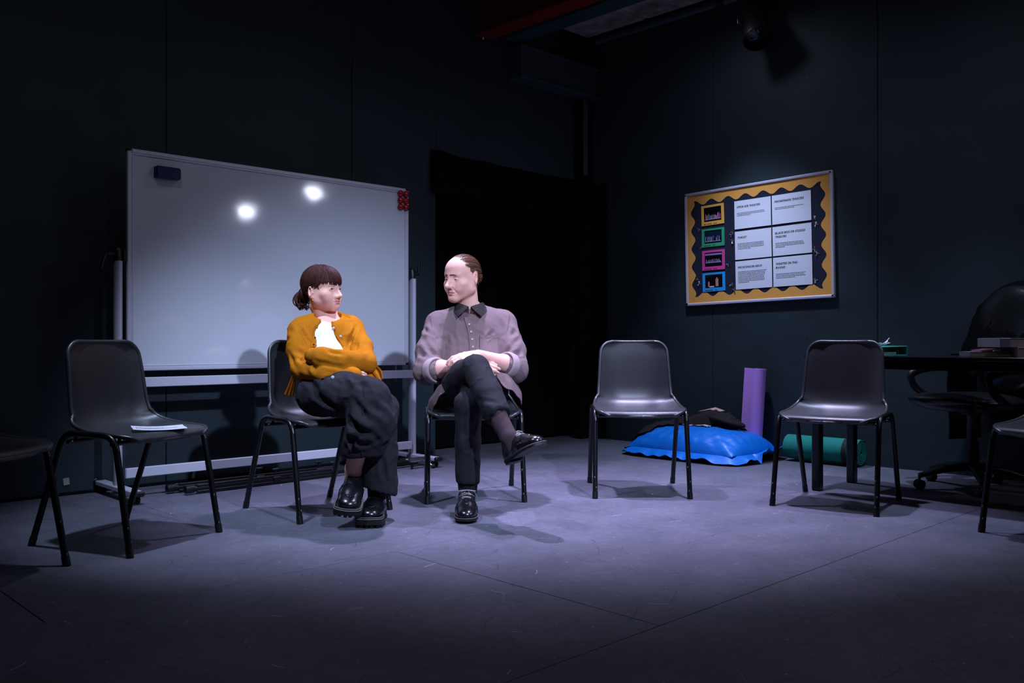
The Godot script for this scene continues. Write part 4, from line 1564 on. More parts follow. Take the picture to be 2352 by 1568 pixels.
	for q in [[-0.33, 0.80, 4.56, -0.27, 0.72, 4.53], [-0.30, 0.83, 4.55, -0.265, 0.76, 4.53], [-0.24, 0.73, 4.52, -0.27, 0.63, 4.50], [-0.17, 0.72, 4.52, -0.15, 0.62, 4.50], [-0.10, 0.84, 4.56, -0.15, 0.78, 4.53], [-0.40, 0.905, 4.63, -0.36, 0.86, 4.60], [-0.44, 0.70, 4.53, -0.38, 0.62, 4.46], [0.02, 0.71, 4.53, -0.03, 0.63, 4.46], [-0.335, 0.905, 4.63, -0.345, 0.79, 4.57], [-0.075, 0.905, 4.63, -0.08, 0.79, 4.57]]:
		folds.append([[V(q[0], q[1], q[2]), V(q[3], q[4], q[5])], 0.009, 0.009])
	sf.cap(neck0 + Vector3(-0.004, 0.11, 0.012), neck0 + Vector3(0, 0.028, 0.012), 0.062, 0.056, 0.006, true)
	sf.cap(neck0 + Vector3(0.012, 0.045, 0.075), neck0 + Vector3(0.014, 0.000, 0.070), 0.016, 0.004, 0.004, true)
	sf.cap(V(-0.391, 0.640, 4.455), V(-0.322, 0.655, 4.395), 0.048, 0.050, 0.004, true)
	sf.cap(V(-0.015, 0.667, 4.455), V(-0.073, 0.688, 4.385), 0.048, 0.050, 0.004, true)
	var wn := noise(6.0, 2, 11)
	var wn2 := noise(17.0, 2, 12)
	var rumple := func(p: Vector3, n: Vector3) -> float:
		var a := wn.get_noise_3d(p.x * 1.3 + p.y * 0.8, p.y * 0.7 - p.x * 0.5, p.z)
		var b := wn2.get_noise_3d(p.x + p.y * 0.7, p.y * 0.55, p.z)
		return fold_at(p, folds) + 0.0040 * (pow(1.0 - absf(a), 5.0) - 0.45) + 0.0012 * (pow(1.0 - absf(b), 3.0) - 0.4)
	var sh: MeshInstance3D = put(sf.mesh_into(MB.new(), home, rumple).mesh(), "shirt", M.shirt, t)
	# placket, pocket, buttons
	var dn := Vector3(0, 0, -1)
	var pl := []
	for k in 18:
		var u := k / 17.0
		pl.append(V(lerpf(-0.229, -0.198, u) + 0.012 * sin(u * 3.0), lerpf(0.915, 0.70, u), 4.40))
	put(_moved(strip(sf, pl, dn, Vector3.RIGHT, 0.032, 0.0050, 0.003), home), "placket", M.shirt, sh)
	for k in [3, 6, 9, 12]:
		var b: Vector3 = sf.hit(pl[k], dn, 0.0085)
		put(MB.new().lathe([Vector2(0.001, 0.0), Vector2(0.0050, 0.0), Vector2(0.0056, 0.0012), Vector2(0.0045, 0.0024), Vector2(0.001, 0.0018)], 12, Transform3D(Basis(Vector3.RIGHT, PI / 2), home * b)).mesh(), "button", M.button, sh)
	var pk := []
	for j in 9:
		var row := []
		var y := 0.822 - 0.108 * j / 8.0
		for i in 9:
			var x := -0.163 + 0.092 * i / 8.0 + 0.06 * (0.822 - y) * 0.15
			if j == 8:
				y = 0.714 - 0.012 * (1.0 - absf(i - 4) / 4.0)
			row.append(home * sf.hit(V(x, y, 4.40), dn, 0.0046))
		pk.append(row)
	var pm := MB.new().grid(pk, 0.003)
	pm.tube(pk[1], 0.0011, 5)
	put(pm.mesh(), "pocket", M.shirt, sh)
	for q in [[V(-0.420, 0.925, 4.3), V(-0.408, 0.86, 4.3), V(-0.388, 0.79, 4.3), V(-0.372, 0.74, 4.3)], [V(-0.012, 0.93, 4.3), V(-0.022, 0.86, 4.3), V(-0.040, 0.79, 4.3), V(-0.048, 0.74, 4.3)]]:
		put(seam_line(sf, q, dn, 0.0022, home), "seam", M.shirt, sh)
	# rolled cuffs
	for q in [[V(-0.383, 0.645, 4.435), Vector3(0.085, 0.015, 0.10)], [V(-0.021, 0.671, 4.435), Vector3(-0.085, 0.035, 0.10)]]:
		var cf := MB.new()
		var b := along(q[1])
		var prof := [Vector2(0.051, 0.020), Vector2(0.054, -0.016), Vector2(0.060, -0.022), Vector2(0.066, -0.016), Vector2(0.067, 0.012), Vector2(0.063, 0.026), Vector2(0.056, 0.028), Vector2(0.051, 0.020)]
		cf.lathe(prof, 28, Transform3D(b, home * q[0]))
		cf.lathe([Vector2(0.058, -0.004), Vector2(0.0655, -0.002), Vector2(0.0665, 0.004), Vector2(0.060, 0.008)], 28, Transform3D(b * Basis(Vector3.RIGHT, 0.16), home * q[0]))
		put(cf.mesh(), "rolled_cuff", M.shirt_pale, sh)
	# collar: a stand round the neck that turns down to two points
	var co := []
	for k in 45:
		var a := lerpf(-3.08, 3.08, k / 44.0)           # 0 at the nape
		var d := Vector3(sin(a), 0, -cos(a))
		var front := pow(absf(a) / 3.08, 4.0)
		var ctr := neck0 + Vector3(0.004, 0.030, 0.012)
		var rise := 0.030 - 0.026 * front
		var row := []
		row.append(home * (ctr + d * (0.062 + 0.006 * front) + Vector3(0, rise - 0.030, 0)))
		row.append(home * (ctr + d * (0.061 + 0.010 * front) + Vector3(0, rise, 0)))
		row.append(home * (ctr + d * (0.067 + 0.012 * front) + Vector3(0, rise + 0.002, 0)))
		d = Vector3(sin(a * (1.0 - 0.09 * front)), 0, -cos(a * (1.0 - 0.09 * front)))
		row.append(home * (ctr + d * (0.078 + 0.020 * front) + Vector3(0, rise - 0.016 - 0.008 * front, 0)))
		d = Vector3(sin(a * (1.0 - 0.17 * front)), 0, -cos(a * (1.0 - 0.17 * front)))
		row.append(home * (ctr + d * (0.087 + 0.022 * front) + Vector3(0, rise - 0.034 - 0.030 * pow(front, 0.7) * (1.0 - 0.45 * maxf(0.0, absf(a) - 2.75) / 0.27), 0)))
		co.append(row)
	put(MB.new().grid(co, 0.003).mesh(), "collar", M.collar, sh)
	# shirt tails hanging out over the hips
	var ta := [[V(-0.269, 0.626, 4.366), V(-0.327, 0.595, 4.371), V(-0.376, 0.554, 4.410), V(-0.408, 0.505, 4.455)],
		[V(-0.283, 0.602, 4.352), V(-0.337, 0.565, 4.357), V(-0.386, 0.521, 4.395), V(-0.418, 0.477, 4.448)],
		[V(-0.311, 0.565, 4.339), V(-0.350, 0.526, 4.344), V(-0.379, 0.482, 4.378), V(-0.397, 0.437, 4.439)]]
	var tb := [[V(-0.086, 0.632, 4.348), V(-0.039, 0.636, 4.371), V(0.000, 0.604, 4.430), V(0.029, 0.560, 4.495)],
		[V(-0.073, 0.610, 4.331), V(-0.018, 0.602, 4.352), V(0.021, 0.565, 4.415), V(0.045, 0.526, 4.485)],
		[V(-0.049, 0.577, 4.318), V(-0.005, 0.551, 4.339), V(0.029, 0.517, 4.395), V(0.045, 0.477, 4.468)]]
	for g in [ta, tb]:
		var a := []
		for row in g:
			a.append(catmull(row, 14))
		var rr := []
		for j in 14:
			var cc := []
			for i in 3: cc.append(a[i][j])
			var m := catmull(cc, 9)
			for i in 9:
				m[i] = home * (m[i] + Vector3(0, 0.005 * sin(j * 1.1 + i * 0.3), 0.004 * cos(j * 1.3)))
			rr.append(m)
		put(MB.new().grid(rr, 0.004).mesh(), "shirt_tail", M.shirt, sh)
	# trousers
	var tf := Field.new(V(-0.460, 0.100, 3.800), V(0.078, 0.761, 4.755), 0.0075)
	tf.ell(V(-0.195, 0.546, 4.535), Vector3(0.178, 0.096, 0.145), Basis(), 0.04)
	tf.chain([V(-0.276, 0.554, 4.455), V(-0.221, 0.618, 4.259), V(-0.166, 0.667, 4.095)], [0.092, 0.080, 0.064], 0.035)
	tf.chain([V(-0.115, 0.546, 4.455), V(-0.162, 0.525, 4.259), V(-0.198, 0.502, 4.075)], [0.092, 0.076, 0.064], 0.035)
	tf.chain([V(-0.198, 0.502, 4.075), V(-0.202, 0.332, 4.085), V(-0.202, 0.115, 4.085)], [0.064, 0.058, 0.055], 0.02)
	tf.chain([V(-0.166, 0.667, 4.095), V(-0.107, 0.558, 3.985), V(-0.049, 0.444, 3.880)], [0.064, 0.064, 0.058], 0.012)
	tf.cut(V(-0.202, 0.140, 4.085), Vector3(-0.06, -1, 0.05).normalized(), 0.09)
	var shin := (V(-0.049, 0.444, 3.880) - V(-0.166, 0.667, 4.095)).normalized()
	tf.cut(V(-0.057, 0.460, 3.893), (shin + Vector3(0.10, 0.0, 0.0)).normalized(), 0.10)
	# creases: fanning out of the lap, across the back of the knees, over the calf
	var pleats := []
	for k in 6:
		var u := k / 5.0
		pleats.append([[V(-0.325 + 0.10 * u, 0.600 + 0.035 * u, 4.36 - 0.03 * u), V(-0.255 + 0.055 * u, 0.650 + 0.055 * u, 4.18 - 0.02 * u)], 0.0045, 0.007])
	for q in [[-0.153, 0.533, 3.935, -0.059, 0.514, 3.865], [-0.133, 0.509, 3.915, -0.039, 0.479, 3.846], [-0.143, 0.573, 3.960, -0.074, 0.558, 3.915], [-0.114, 0.479, 3.906, -0.054, 0.504, 3.855]]:
		pleats.append([[V(q[0], q[1], q[2]), V(q[3], q[4], q[5])], 0.008, 0.010])
	for q in [[-0.252, 0.474, 4.026, -0.233, 0.363, 4.023], [-0.153, 0.459, 4.023, -0.174, 0.363, 4.023], [-0.222, 0.459, 4.018, -0.209, 0.302, 4.032]]:
		pleats.append([[V(q[0], q[1], q[2]), V(q[3], q[4], q[5])], 0.005, 0.009])
	var tn := noise(7.0, 2, 15)
	var crease := func(p: Vector3, n: Vector3) -> float:
		var a := tn.get_noise_3d(p.x * 1.6, p.y * 0.8, p.z * 0.8)
		return fold_at(p, pleats) + 0.0036 * (pow(1.0 - absf(a), 6.0) - 0.35)
	put(tf.mesh_into(MB.new(), home, crease).mesh(), "trousers", M.trousers, t)
	# socks and shoes
	var s1 := Field.new(V(-0.15, 0.322, 3.762), V(0.059, 0.57, 4.01), 0.004)
	s1.chain([V(-0.092, 0.522, 3.940), V(-0.067, 0.472, 3.902), V(-0.014, 0.378, 3.831), V(0.006, 0.335, 3.824)], [0.046, 0.042, 0.037, 0.034], 0.01)
	var sb := along(shin)
	var ribs := func(p: Vector3, n: Vector3) -> float:
		var q := sb.transposed() * (p - V(-0.020, 0.378, 3.831))
		return 0.0011 * sin(atan2(q.z, q.x) * 34.0) * clampf((-q.y + 0.03) * 40.0, 0.0, 1.0)
	put(s1.mesh_into(MB.new(), home, ribs).mesh(), "sock", M.sock_plum, t)
	put(MB.new().tube([home * V(-0.203, 0.170, 4.088), home * V(-0.203, 0.090, 4.090)], [0.048, 0.042], 16).mesh(), "sock", M.sock_black, t)
	var f1 := Vector3(0.45, 0.37, 0.81).normalized()
	derby(t, Transform3D(axes(f1, (-shin + Vector3(-0.10, 0.1, 0.10)).normalized()), home * V(-0.006, 0.251, 3.901)), true)
	derby(t, Transform3D(axes(Vector3(0.03, 0, 1)), home * V(-0.208, 0.002, 4.145)), true)

func _moved(mb: MB, xf: Transform3D) -> ArrayMesh:
	for k in mb.v.size():
		mb.v[k] = xf * mb.v[k]
	return mb.mesh()

# ------------------------------------------------------------------ the woman
func build_woman() -> void:
	var t := thing("person", "woman in a mustard cardigan and wide black trousers sitting with folded arms", "person", V(-0.82, 0, 4.10))
	var home := Transform3D(Basis(), -t.position)
	var neck0 := V(-0.882, 0.890, 4.275)
	var face := Vector3(0.885, 0.005, 0.455).normalized()
	var hx := Transform3D(axes(face, Vector3(-0.02, 1, 0.03).normalized()).scaled(Vector3.ONE * 0.93), V(-0.902, 1.037, 4.245))
	var o := {"jaw": 0.90, "brow": 0.0075, "nose": 0.117, "tip": 0.0098, "ear": -0.011, "chin_up": 0.012, "lid": -0.0015, "slit": 0.0040, "neck_r": 0.049, "neck": hx.affine_inverse() * V(-0.889, 0.90, 4.275)}
	o.neck = Vector3(o.neck.x, -0.16, o.neck.z)
	var hf := head_field(o)
	var skin := Color(0.80, 0.43, 0.335)
	var sn := noise(60.0, 3, 6)
	var paint := func(p: Vector3) -> Color:
		var c := skin * (1.0 + 0.05 * sn.get_noise_3dv(p))
		var lip := Vector2(p.x / 0.023, (p.y + 0.0655) / 0.0105).length()
		if p.z > 0.07:
			c = c.lerp(Color(0.55, 0.17, 0.15), clampf(1.4 - lip, 0.0, 0.8))
		var cheek := (p - Vector3(signf(p.x) * 0.045, -0.035, 0.062)).length()
		c = c.lerp(Color(0.72, 0.32, 0.26), clampf(1.0 - cheek / 0.032, 0.0, 0.4))
		return c
	var body := MB.new()
	hf.mesh_into(body, home * hx, null, paint)
	var bf := Field.new(V(-1.10, 0.06, 3.72), V(-0.46, 0.94, 4.46), 0.012)
	bf.cap(neck0 + Vector3(0, 0.04, 0), neck0 + Vector3(0, -0.02, 0), 0.046, 0.050, 0.02)
	bf.cap(V(-0.985, 0.845, 4.20), V(-0.775, 0.85, 4.29), 0.036, 0.036, 0.05)
	bf.ell(V(-0.868, 0.775, 4.225), Vector3(0.122, 0.13, 0.078), Basis(Vector3.UP, 0.40), 0.04)
	bf.ell(V(-0.838, 0.655, 4.15), Vector3(0.115, 0.12, 0.080), Basis(Vector3.UP, 0.40), 0.05)
	bf.ell(V(-0.82, 0.545, 4.12), Vector3(0.135, 0.075, 0.11), Basis(Vector3.UP, 0.6), 0.04)
	bf.chain([V(-0.995, 0.835, 4.175), V(-0.955, 0.664, 4.06), V(-0.82, 0.650, 3.985), V(-0.69, 0.640, 3.99)], [0.036, 0.034, 0.030, 0.023], 0.02)
	bf.chain([V(-0.765, 0.84, 4.29), V(-0.672, 0.69, 4.12), V(-0.78, 0.71, 4.00), V(-0.885, 0.728, 3.985)], [0.036, 0.034, 0.030, 0.023], 0.02)
	bf.chain([V(-0.885, 0.545, 4.05), V(-0.60, 0.545, 3.82), V(-0.668, 0.33, 3.87), V(-0.708, 0.20, 3.935)], [0.068, 0.05, 0.036, 0.032], 0.03)
	bf.chain([V(-0.76, 0.53, 4.16), V(-0.585, 0.48, 3.94), V(-0.60, 0.10, 3.97)], [0.066, 0.05, 0.032], 0.03)
	var plain := func(p: Vector3) -> Color:
		return skin * (1.0 + 0.05 * sn.get_noise_3dv(p))
	bf.mesh_into(body, home, null, plain)
	# hands: the right one shows below the left elbow, the left is tucked into the right arm
	var af := Field.new(V(-0.98, 0.57, 3.90), V(-0.58, 0.80, 4.10), 0.0034)
	hand(af, V(-0.765, 0.640, 3.985), Vector3(0.93, -0.12, -0.34).normalized(), Vector3(0.30, 0.30, 0.90).normalized(), Vector3(0.0, 0.95, -0.30).normalized(), [[0.3, 0.5, 0.3], [0.35, 0.5, 0.3], [0.4, 0.5, 0.3], [0.45, 0.5, 0.3]], 0.86)
	hand(af, V(-0.845, 0.722, 4.01), Vector3(-0.80, -0.10, -0.60).normalized(), Vector3(-0.4, 0.5, 0.76).normalized(), Vector3(0.2, 0.86, -0.46).normalized(), [[0.3, 0.4, 0.3], [0.3, 0.4, 0.3], [0.3, 0.4, 0.3], [0.3, 0.4, 0.3]], 0.86)
	af.mesh_into(body, home, null, plain)
	var bm: MeshInstance3D = put(body.mesh(), "body", M.skin, t)
	for s in [-1, 1]:
		put(eye_mesh(s, Vector3(0.05, -0.05, 1.0), Color(0.035, 0.022, 0.014)), "eye", M.eye, bm, home * hx)
		put(brow_mesh(hf, s, 0.0026, 0.0055).mesh(), "eyebrow", M.hair_woman, bm, home * hx)
		var lash := MB.new()
		var lp := []
		for k in 9:
			var x := lerpf(0.020, 0.046, k / 8.0)
			lp.append(hf.hit(Vector3(s * x, 0.0035 - 0.0035 * pow((k - 4) / 4.0, 2.0), 0.14), Vector3(0, 0, -1), 0.0008))
		lash.tube(lp, 0.0009, 5)
		put(lash.mesh(), "lashes", M.hair_woman, bm, home * hx)
	var ring := MB.new()
	var ro := []
	for k in 17:
		var a := TAU * k / 16.0
		ro.append(Vector3(-0.0820, -0.0580 + 0.0095 * cos(a), -0.006 + 0.0095 * sin(a)))
	ring.tube(ro, 0.0015, 6, false)
	put(ring.mesh(), "earring", M.gold, bm, home * hx)
	# hair: fringe, sides swept over the ears into a low curled tail
	var c := Vector3(0, 0.030, -0.012)
	var r := Vector3(0.0765, 0.0885, 0.099)
	var tie := Vector3(0, -0.52, -0.86)
	var rows := []
	for i in 49:
		var az := -180.0 + 360.0 * i / 48.0
		var a := absf(az)
		var low: float
		if a < 52.0: low = 3.0
		elif a < 80.0: low = lerpf(3.0, -18.0, (a - 52.0) / 28.0)
		elif a < 110.0: low = lerpf(-14.0, -10.0, (a - 80.0) / 30.0)
		else: low = lerpf(-10.0, -38.0, (a - 110.0) / 70.0)
		rows.append(skull_path(c, (Vector3(0.0785, 0.0885, 0.1115) if a < 75.0 else r) * 1.035, [Vector3(0, 1, 0.12 * cos(deg_to_rad(az))) + polar(az, 60.0) * 0.01, polar(az, 45.0), polar(az, low)], 14, 0.02))
	var hm := MB.new().grid(rows, 0.004)
	var rg := RandomNumberGenerator.new()
	rg.seed = 9
	# fringe
	for i in 150:
		var az := rg.randf_range(-62, 62)
		var low := -5.0 + rg.randf_range(-2.5, 4.0) + 5.0 * pow(absf(az) / 62.0, 2.0) + (5.0 if i % 7 == 0 else 0.0)
		var p := skull_path(c, Vector3(0.0785, 0.0885, 0.1115) * rg.randf_range(1.03, 1.065), [Vector3(sin(deg_to_rad(az)) * 0.28, 1, 0.30), polar(az * 0.86, 48.0), polar(az, low)], 12, 0.045, 0.005, az)
		lock(hm, p, rg.randf_range(0.0045, 0.0085), 0.0030, Vector3(0, 1, 1), 0.36)
	# sides and back
	for i in 250:
		var side := 1.0 if i % 2 else -1.0
		var az := side * rg.randf_range(48, 176)
		var a := absf(az)
		var via := polar(az + side * 8.0, rg.randf_range(-4, 20) if a < 110.0 else 8.0)
		var p0 := polar(az * 0.85, rg.randf_range(62, 84))
		var p := skull_path(c, r * rg.randf_range(1.05, 1.10), [p0, (p0 + via).normalized(), via, tie + Vector3(side * 0.15, rg.randf_range(-0.1, 0.1), 0)], 16, 0.03, 0.007, az)
		lock(hm, p, rg.randf_range(0.0045, 0.0095), 0.0022, Vector3(side, 0.6, 0), 0.36)
	# wisps before the ears
	for i in 22:
		var side := 1.0 if i % 2 else -1.0
		var p0 := polar(side * rg.randf_range(52, 66), 40.0)
		var p := skull_path(c, Vector3(0.081, 0.0885, 0.108) * rg.randf_range(1.02, 1.05), [p0, polar(side * 68.0, 8.0), polar(side * rg.randf_range(60, 76), rg.randf_range(-30, -14))], 12, 0.02)
		lock(hm, p, rg.randf_range(0.0035, 0.0065), 0.0008, Vector3(side, 0, 0), 0.36)
	var hair: MeshInstance3D = put(hm.mesh(), "hair", M.hair_woman, t, home * hx)
	var tm := MB.new()
	var kt := c + r * Vector3(0, -0.56, -0.90)
	tm.ball(kt + Vector3(0, -0.006, -0.022), Vector3(0.034, 0.042, 0.030))
	for i in 70:
		var q := rg.randf_range(-1.0, 1.0)
		var drop := rg.randf_range(0.030, 0.085)
		var back := rg.randf_range(0.018, 0.062)
		var w := q * 0.042
		var curl := rg.randf_range(-0.012, 0.016)
		var pts := catmull([kt, kt + Vector3(w * 0.5, 0.016 - drop * 0.10, -back * 0.7), kt + Vector3(w, -drop * 0.35, -back), kt + Vector3(w * 1.05, -drop * 0.75, -back * 0.82), kt + Vector3(w * 0.8, -drop, -back * 0.45 + curl), kt + Vector3(w * 0.6, -drop * 0.86, -back * 0.30 + curl * 1.6)], 15)
		lock(tm, pts, rg.randf_range(0.0050, 0.0095), 0.0014, Vector3(0, 0, -1), 0.42)
	put(tm.mesh(), "hair_tail", M.hair_woman, hair)
	# white tee
	var ee := Field.new(V(-1.03, 0.58, 4.00), V(-0.70, 0.93, 4.38), 0.0055)
	ee.ell(V(-0.868, 0.775, 4.220), Vector3(0.134, 0.14, 0.092), Basis(Vector3.UP, 0.40), 0.03)
	ee.ell(V(-0.838, 0.655, 4.145), Vector3(0.128, 0.12, 0.094), Basis(Vector3.UP, 0.40), 0.05)
	ee.cap(V(-0.885, 0.880, 4.265), V(-0.872, 0.83, 4.24), 0.056, 0.075, 0.03)
	ee.cap(V(-0.884, 1.00, 4.245), V(-0.870, 0.874, 4.215), 0.056, 0.053, 0.006, true)
	var tee_folds := [[[V(-0.860, 0.87, 4.14), V(-0.872, 0.80, 4.11), V(-0.885, 0.72, 4.10)], 0.006, 0.008], [[V(-0.835, 0.86, 4.14), V(-0.850, 0.79, 4.11), V(-0.862, 0.71, 4.08)], 0.005, 0.008]]
	var smooth := func(p: Vector3, n: Vector3) -> float:
		return fold_at(p, tee_folds)
	put(ee.mesh_into(MB.new(), home, smooth).mesh(), "t_shirt", M.white_cloth, t)
	# cardigan
	var cf := Field.new(V(-1.10, 0.55, 3.91), V(-0.58, 0.945, 4.44), 0.0058)
	cf.ell(V(-0.868, 0.780, 4.225), Vector3(0.150, 0.145, 0.105), Basis(Vector3.UP, 0.40), 0.03)
	cf.ell(V(-0.840, 0.665, 4.150), Vector3(0.142, 0.105, 0.105), Basis(Vector3.UP, 0.40), 0.05)
	cf.cap(V(-0.985, 0.853, 4.205), V(-0.775, 0.858, 4.295), 0.046, 0.046, 0.05)
	cf.cap(V(-0.905, 0.880, 4.27), V(-0.965, 0.862, 4.225), 0.050, 0.046, 0.04)
	cf.cap(V(-0.868, 0.882, 4.28), V(-0.80, 0.866, 4.29), 0.050, 0.046, 0.04)
	cf.chain([V(-0.998, 0.842, 4.180), V(-0.985, 0.75, 4.115), V(-0.955, 0.664, 4.060)], [0.053, 0.050, 0.049], 0.025)
	cf.chain([V(-0.765, 0.848, 4.29), V(-0.710, 0.76, 4.20), V(-0.676, 0.690, 4.115)], [0.053, 0.051, 0.050], 0.025)
	# neckline and the open front, before the forearms go over it
	cf.cap(V(-0.880, 1.00, 4.23), V(-0.868, 0.872, 4.215), 0.066, 0.060, 0.006, true)
	cf.chain([V(-0.868, 0.885, 4.155), V(-0.866, 0.835, 4.115), V(-0.838, 0.775, 4.065), V(-0.800, 0.725, 4.02)], [0.020, 0.052, 0.080, 0.100], 0.006, true)
	cf.chain([V(-0.955, 0.664, 4.060), V(-0.83, 0.648, 3.978), V(-0.705, 0.640, 3.985)], [0.049, 0.046, 0.036], 0.014)
	cf.chain([V(-0.676, 0.690, 4.115), V(-0.765, 0.706, 3.995), V(-0.845, 0.722, 3.975), V(-0.895, 0.728, 3.995)], [0.050, 0.047, 0.042, 0.034], 0.014)
	# pulled folds at shoulder, armpit and the crook of the elbows
	var folds := []
	for q in [[-1.04, 0.80, 4.12, -0.955, 0.765, 4.085], [-1.03, 0.85, 4.14, -0.945, 0.74, 4.10], [-0.975, 0.71, 4.05, -0.915, 0.69, 4.01], [-0.985, 0.745, 4.07, -0.92, 0.715, 4.03], [-0.745, 0.85, 4.23, -0.755, 0.745, 4.11], [-0.715, 0.80, 4.17, -0.735, 0.735, 4.09], [-0.775, 0.875, 4.24, -0.765, 0.79, 4.17], [-0.70, 0.73, 4.10, -0.735, 0.745, 4.06], [-0.90, 0.685, 3.955, -0.87, 0.665, 3.945], [-0.93, 0.87, 4.21, -0.945, 0.80, 4.14]]:
		folds.append([[V(q[0], q[1], q[2]), V(q[3], q[4], q[5])], 0.010, 0.011])
	for q in [[-0.99, 0.86, 4.13, -0.925, 0.77, 4.085], [-1.02, 0.74, 4.06, -0.955, 0.655, 4.01], [-0.86, 0.70, 3.93, -0.74, 0.672, 3.94], [-0.735, 0.87, 4.22, -0.745, 0.80, 4.15], [-0.68, 0.745, 4.10, -0.70, 0.70, 4.04], [-0.92, 0.665, 3.99, -0.80, 0.62, 3.94], [-0.82, 0.745, 3.95, -0.75, 0.73, 3.96]]:
		folds.append([[V(q[0], q[1], q[2]), V(q[3], q[4], q[5])], 0.008, 0.009])
	var wn := noise(8.0, 2, 41)
	var rumple := func(p: Vector3, n: Vector3) -> float:
		var a := wn.get_noise_3d(p.x * 1.2 + p.y * 0.5, p.y * 0.8, p.z)
		return fold_at(p, folds) + 0.0026 * (pow(1.0 - absf(a), 4.0) - 0.4)
	var cg: MeshInstance3D = put(cf.mesh_into(MB.new(), home, rumple).mesh(), "cardigan", M.mustard, t)
	var nb := MB.new()
	var np := []
	for k in 33:
		var a := lerpf(-2.80, 2.62, k / 32.0)          # 0 at the nape
		var dd := Vector3(sin(a), 0, -cos(a))
		np.append(home * cf.hit(V(-0.872, 0.872 - 0.016 * cos(PI - a), 4.225) + Vector3(0, 0.012, 0), dd + Vector3(0, -0.05, 0), -0.004, 0.10))
	nb.tube(np, 0.0085, 10, true, 0.6, Vector3.UP)
	put(nb.mesh(), "neckband", M.mustard, cg)
	var view := Vector3(0.10, 0, -1).normalized()
	var b1 := []
	var b2 := []
	for k in 10:
		var u := k / 9.0
		b1.append(V(lerpf(-0.902, -0.912, u), lerpf(0.862, 0.765, u), 3.85))
		b2.append(V(lerpf(-0.842, -0.772, pow(u, 0.85)), lerpf(0.862, 0.775, u), 3.85))
	put(_moved(strip(cf, b1, Vector3(0, 0, -1), Vector3.RIGHT, 0.024, 0.003, 0.003), home), "button_band", M.mustard, cg)
	put(_moved(strip(cf, b2, Vector3(0, 0, -1), Vector3(0.85, 0.5, 0), 0.024, 0.003, 0.003), home), "button_band", M.mustard, cg)
	for k in [1, 5, 8]:
		var h := cf.hit(b1[k] + Vector3(0, 0, 0), Vector3(0, 0, -1), 0.005)
		put(MB.new().ball(Vector3.ZERO, Vector3(0.0042, 0.0042, 0.002), Basis(), 8).mesh(), "buttonhole", M.book_tan if false else M.black_plastic, cg, Transform3D(Basis(), home * h))
	for k in [1, 5]:
		var h := cf.hit(b2[k] + Vector3(0.004, 0, 0), Vector3(0, 0, -1), 0.006)
		put(MB.new().ball(Vector3.ZERO, Vector3(0.0062, 0.0062, 0.0035)).mesh(), "button", M.button, cg, Transform3D(Basis(), home * h))
	# the hem hanging behind her and past the left elbow
	for g in [[[V(-1.005, 0.66, 4.14), V(-0.985, 0.655, 4.09)], [V(-1.035, 0.60, 4.17), V(-1.000, 0.598, 4.13)], [V(-1.065, 0.543, 4.19), V(-1.018, 0.535, 4.16)]], [[V(-0.70, 0.665, 4.13), V(-0.63, 0.68, 4.16)], [V(-0.67, 0.635, 4.11), V(-0.605, 0.655, 4.15)], [V(-0.625, 0.598, 4.11), V(-0.598, 0.618, 4.14)]]]:
		var rr := []
		for j in 13:
			var row := []
			for i in 3:
				row.append(g[i][0].lerp(g[i][1], j / 12.0) + Vector3(0, 0, 0.012 * sin(j * 1.2)))
			var m := catmull(row, 9)
			for i in 9: m[i] = home * m[i]
			rr.append(m)
		put(MB.new().grid(rr, 0.005).mesh(), "cardigan_hem", M.mustard, cg)
	# trousers, wide and gathered
	var tf := Field.new(V(-1.04, 0.10, 3.66), V(-0.44, 0.68, 4.36), 0.0075)
	tf.ell(V(-0.825, 0.555, 4.130), Vector3(0.150, 0.095, 0.135), Basis(Vector3.UP, 0.6), 0.04)
	tf.cap(V(-0.83, 0.60, 4.13), V(-0.82, 0.62, 4.10), 0.105, 0.10, 0.04)
	tf.chain([V(-0.885, 0.545, 4.055), V(-0.75, 0.552, 3.94), V(-0.612, 0.540, 3.83)], [0.096, 0.092, 0.090], 0.03)
	tf.chain([V(-0.612, 0.540, 3.83), V(-0.600, 0.45, 3.83), V(-0.652, 0.315, 3.865)], [0.090, 0.100, 0.090], 0.03)
	tf.cut(V(-0.652, 0.292, 3.865), Vector3(0.04, -1, 0.05).normalized(), 0.135)
	tf.chain([V(-0.76, 0.53, 4.16), V(-0.590, 0.485, 3.955)], [0.095, 0.088], 0.03)
	tf.chain([V(-0.590, 0.485, 3.955), V(-0.592, 0.30, 3.965), V(-0.590, 0.13, 3.965)], [0.085, 0.080, 0.082], 0.015)
	tf.cut(V(-0.590, 0.125, 3.965), Vector3(-0.30, -1, 0.12).normalized(), 0.11)
	var pleats := []
	for q in [[-0.93, 0.63, 4.00, -0.78, 0.53, 3.84], [-0.90, 0.58, 3.95, -0.76, 0.50, 3.83], [-0.78, 0.64, 4.02, -0.70, 0.60, 3.86], [-0.70, 0.62, 3.94, -0.62, 0.60, 3.74], [-0.72, 0.50, 3.76, -0.64, 0.42, 3.735], [-0.69, 0.46, 3.76, -0.58, 0.40, 3.725], [-0.72, 0.39, 3.80, -0.60, 0.36, 3.75], [-0.66, 0.55, 3.76, -0.60, 0.46, 3.73], [-0.58, 0.52, 3.74, -0.52, 0.44, 3.78], [-0.70, 0.34, 3.80, -0.62, 0.42, 3.735]]:
		pleats.append([[V(q[0], q[1], q[2]), V(q[3], q[4], q[5])], 0.016, 0.013])
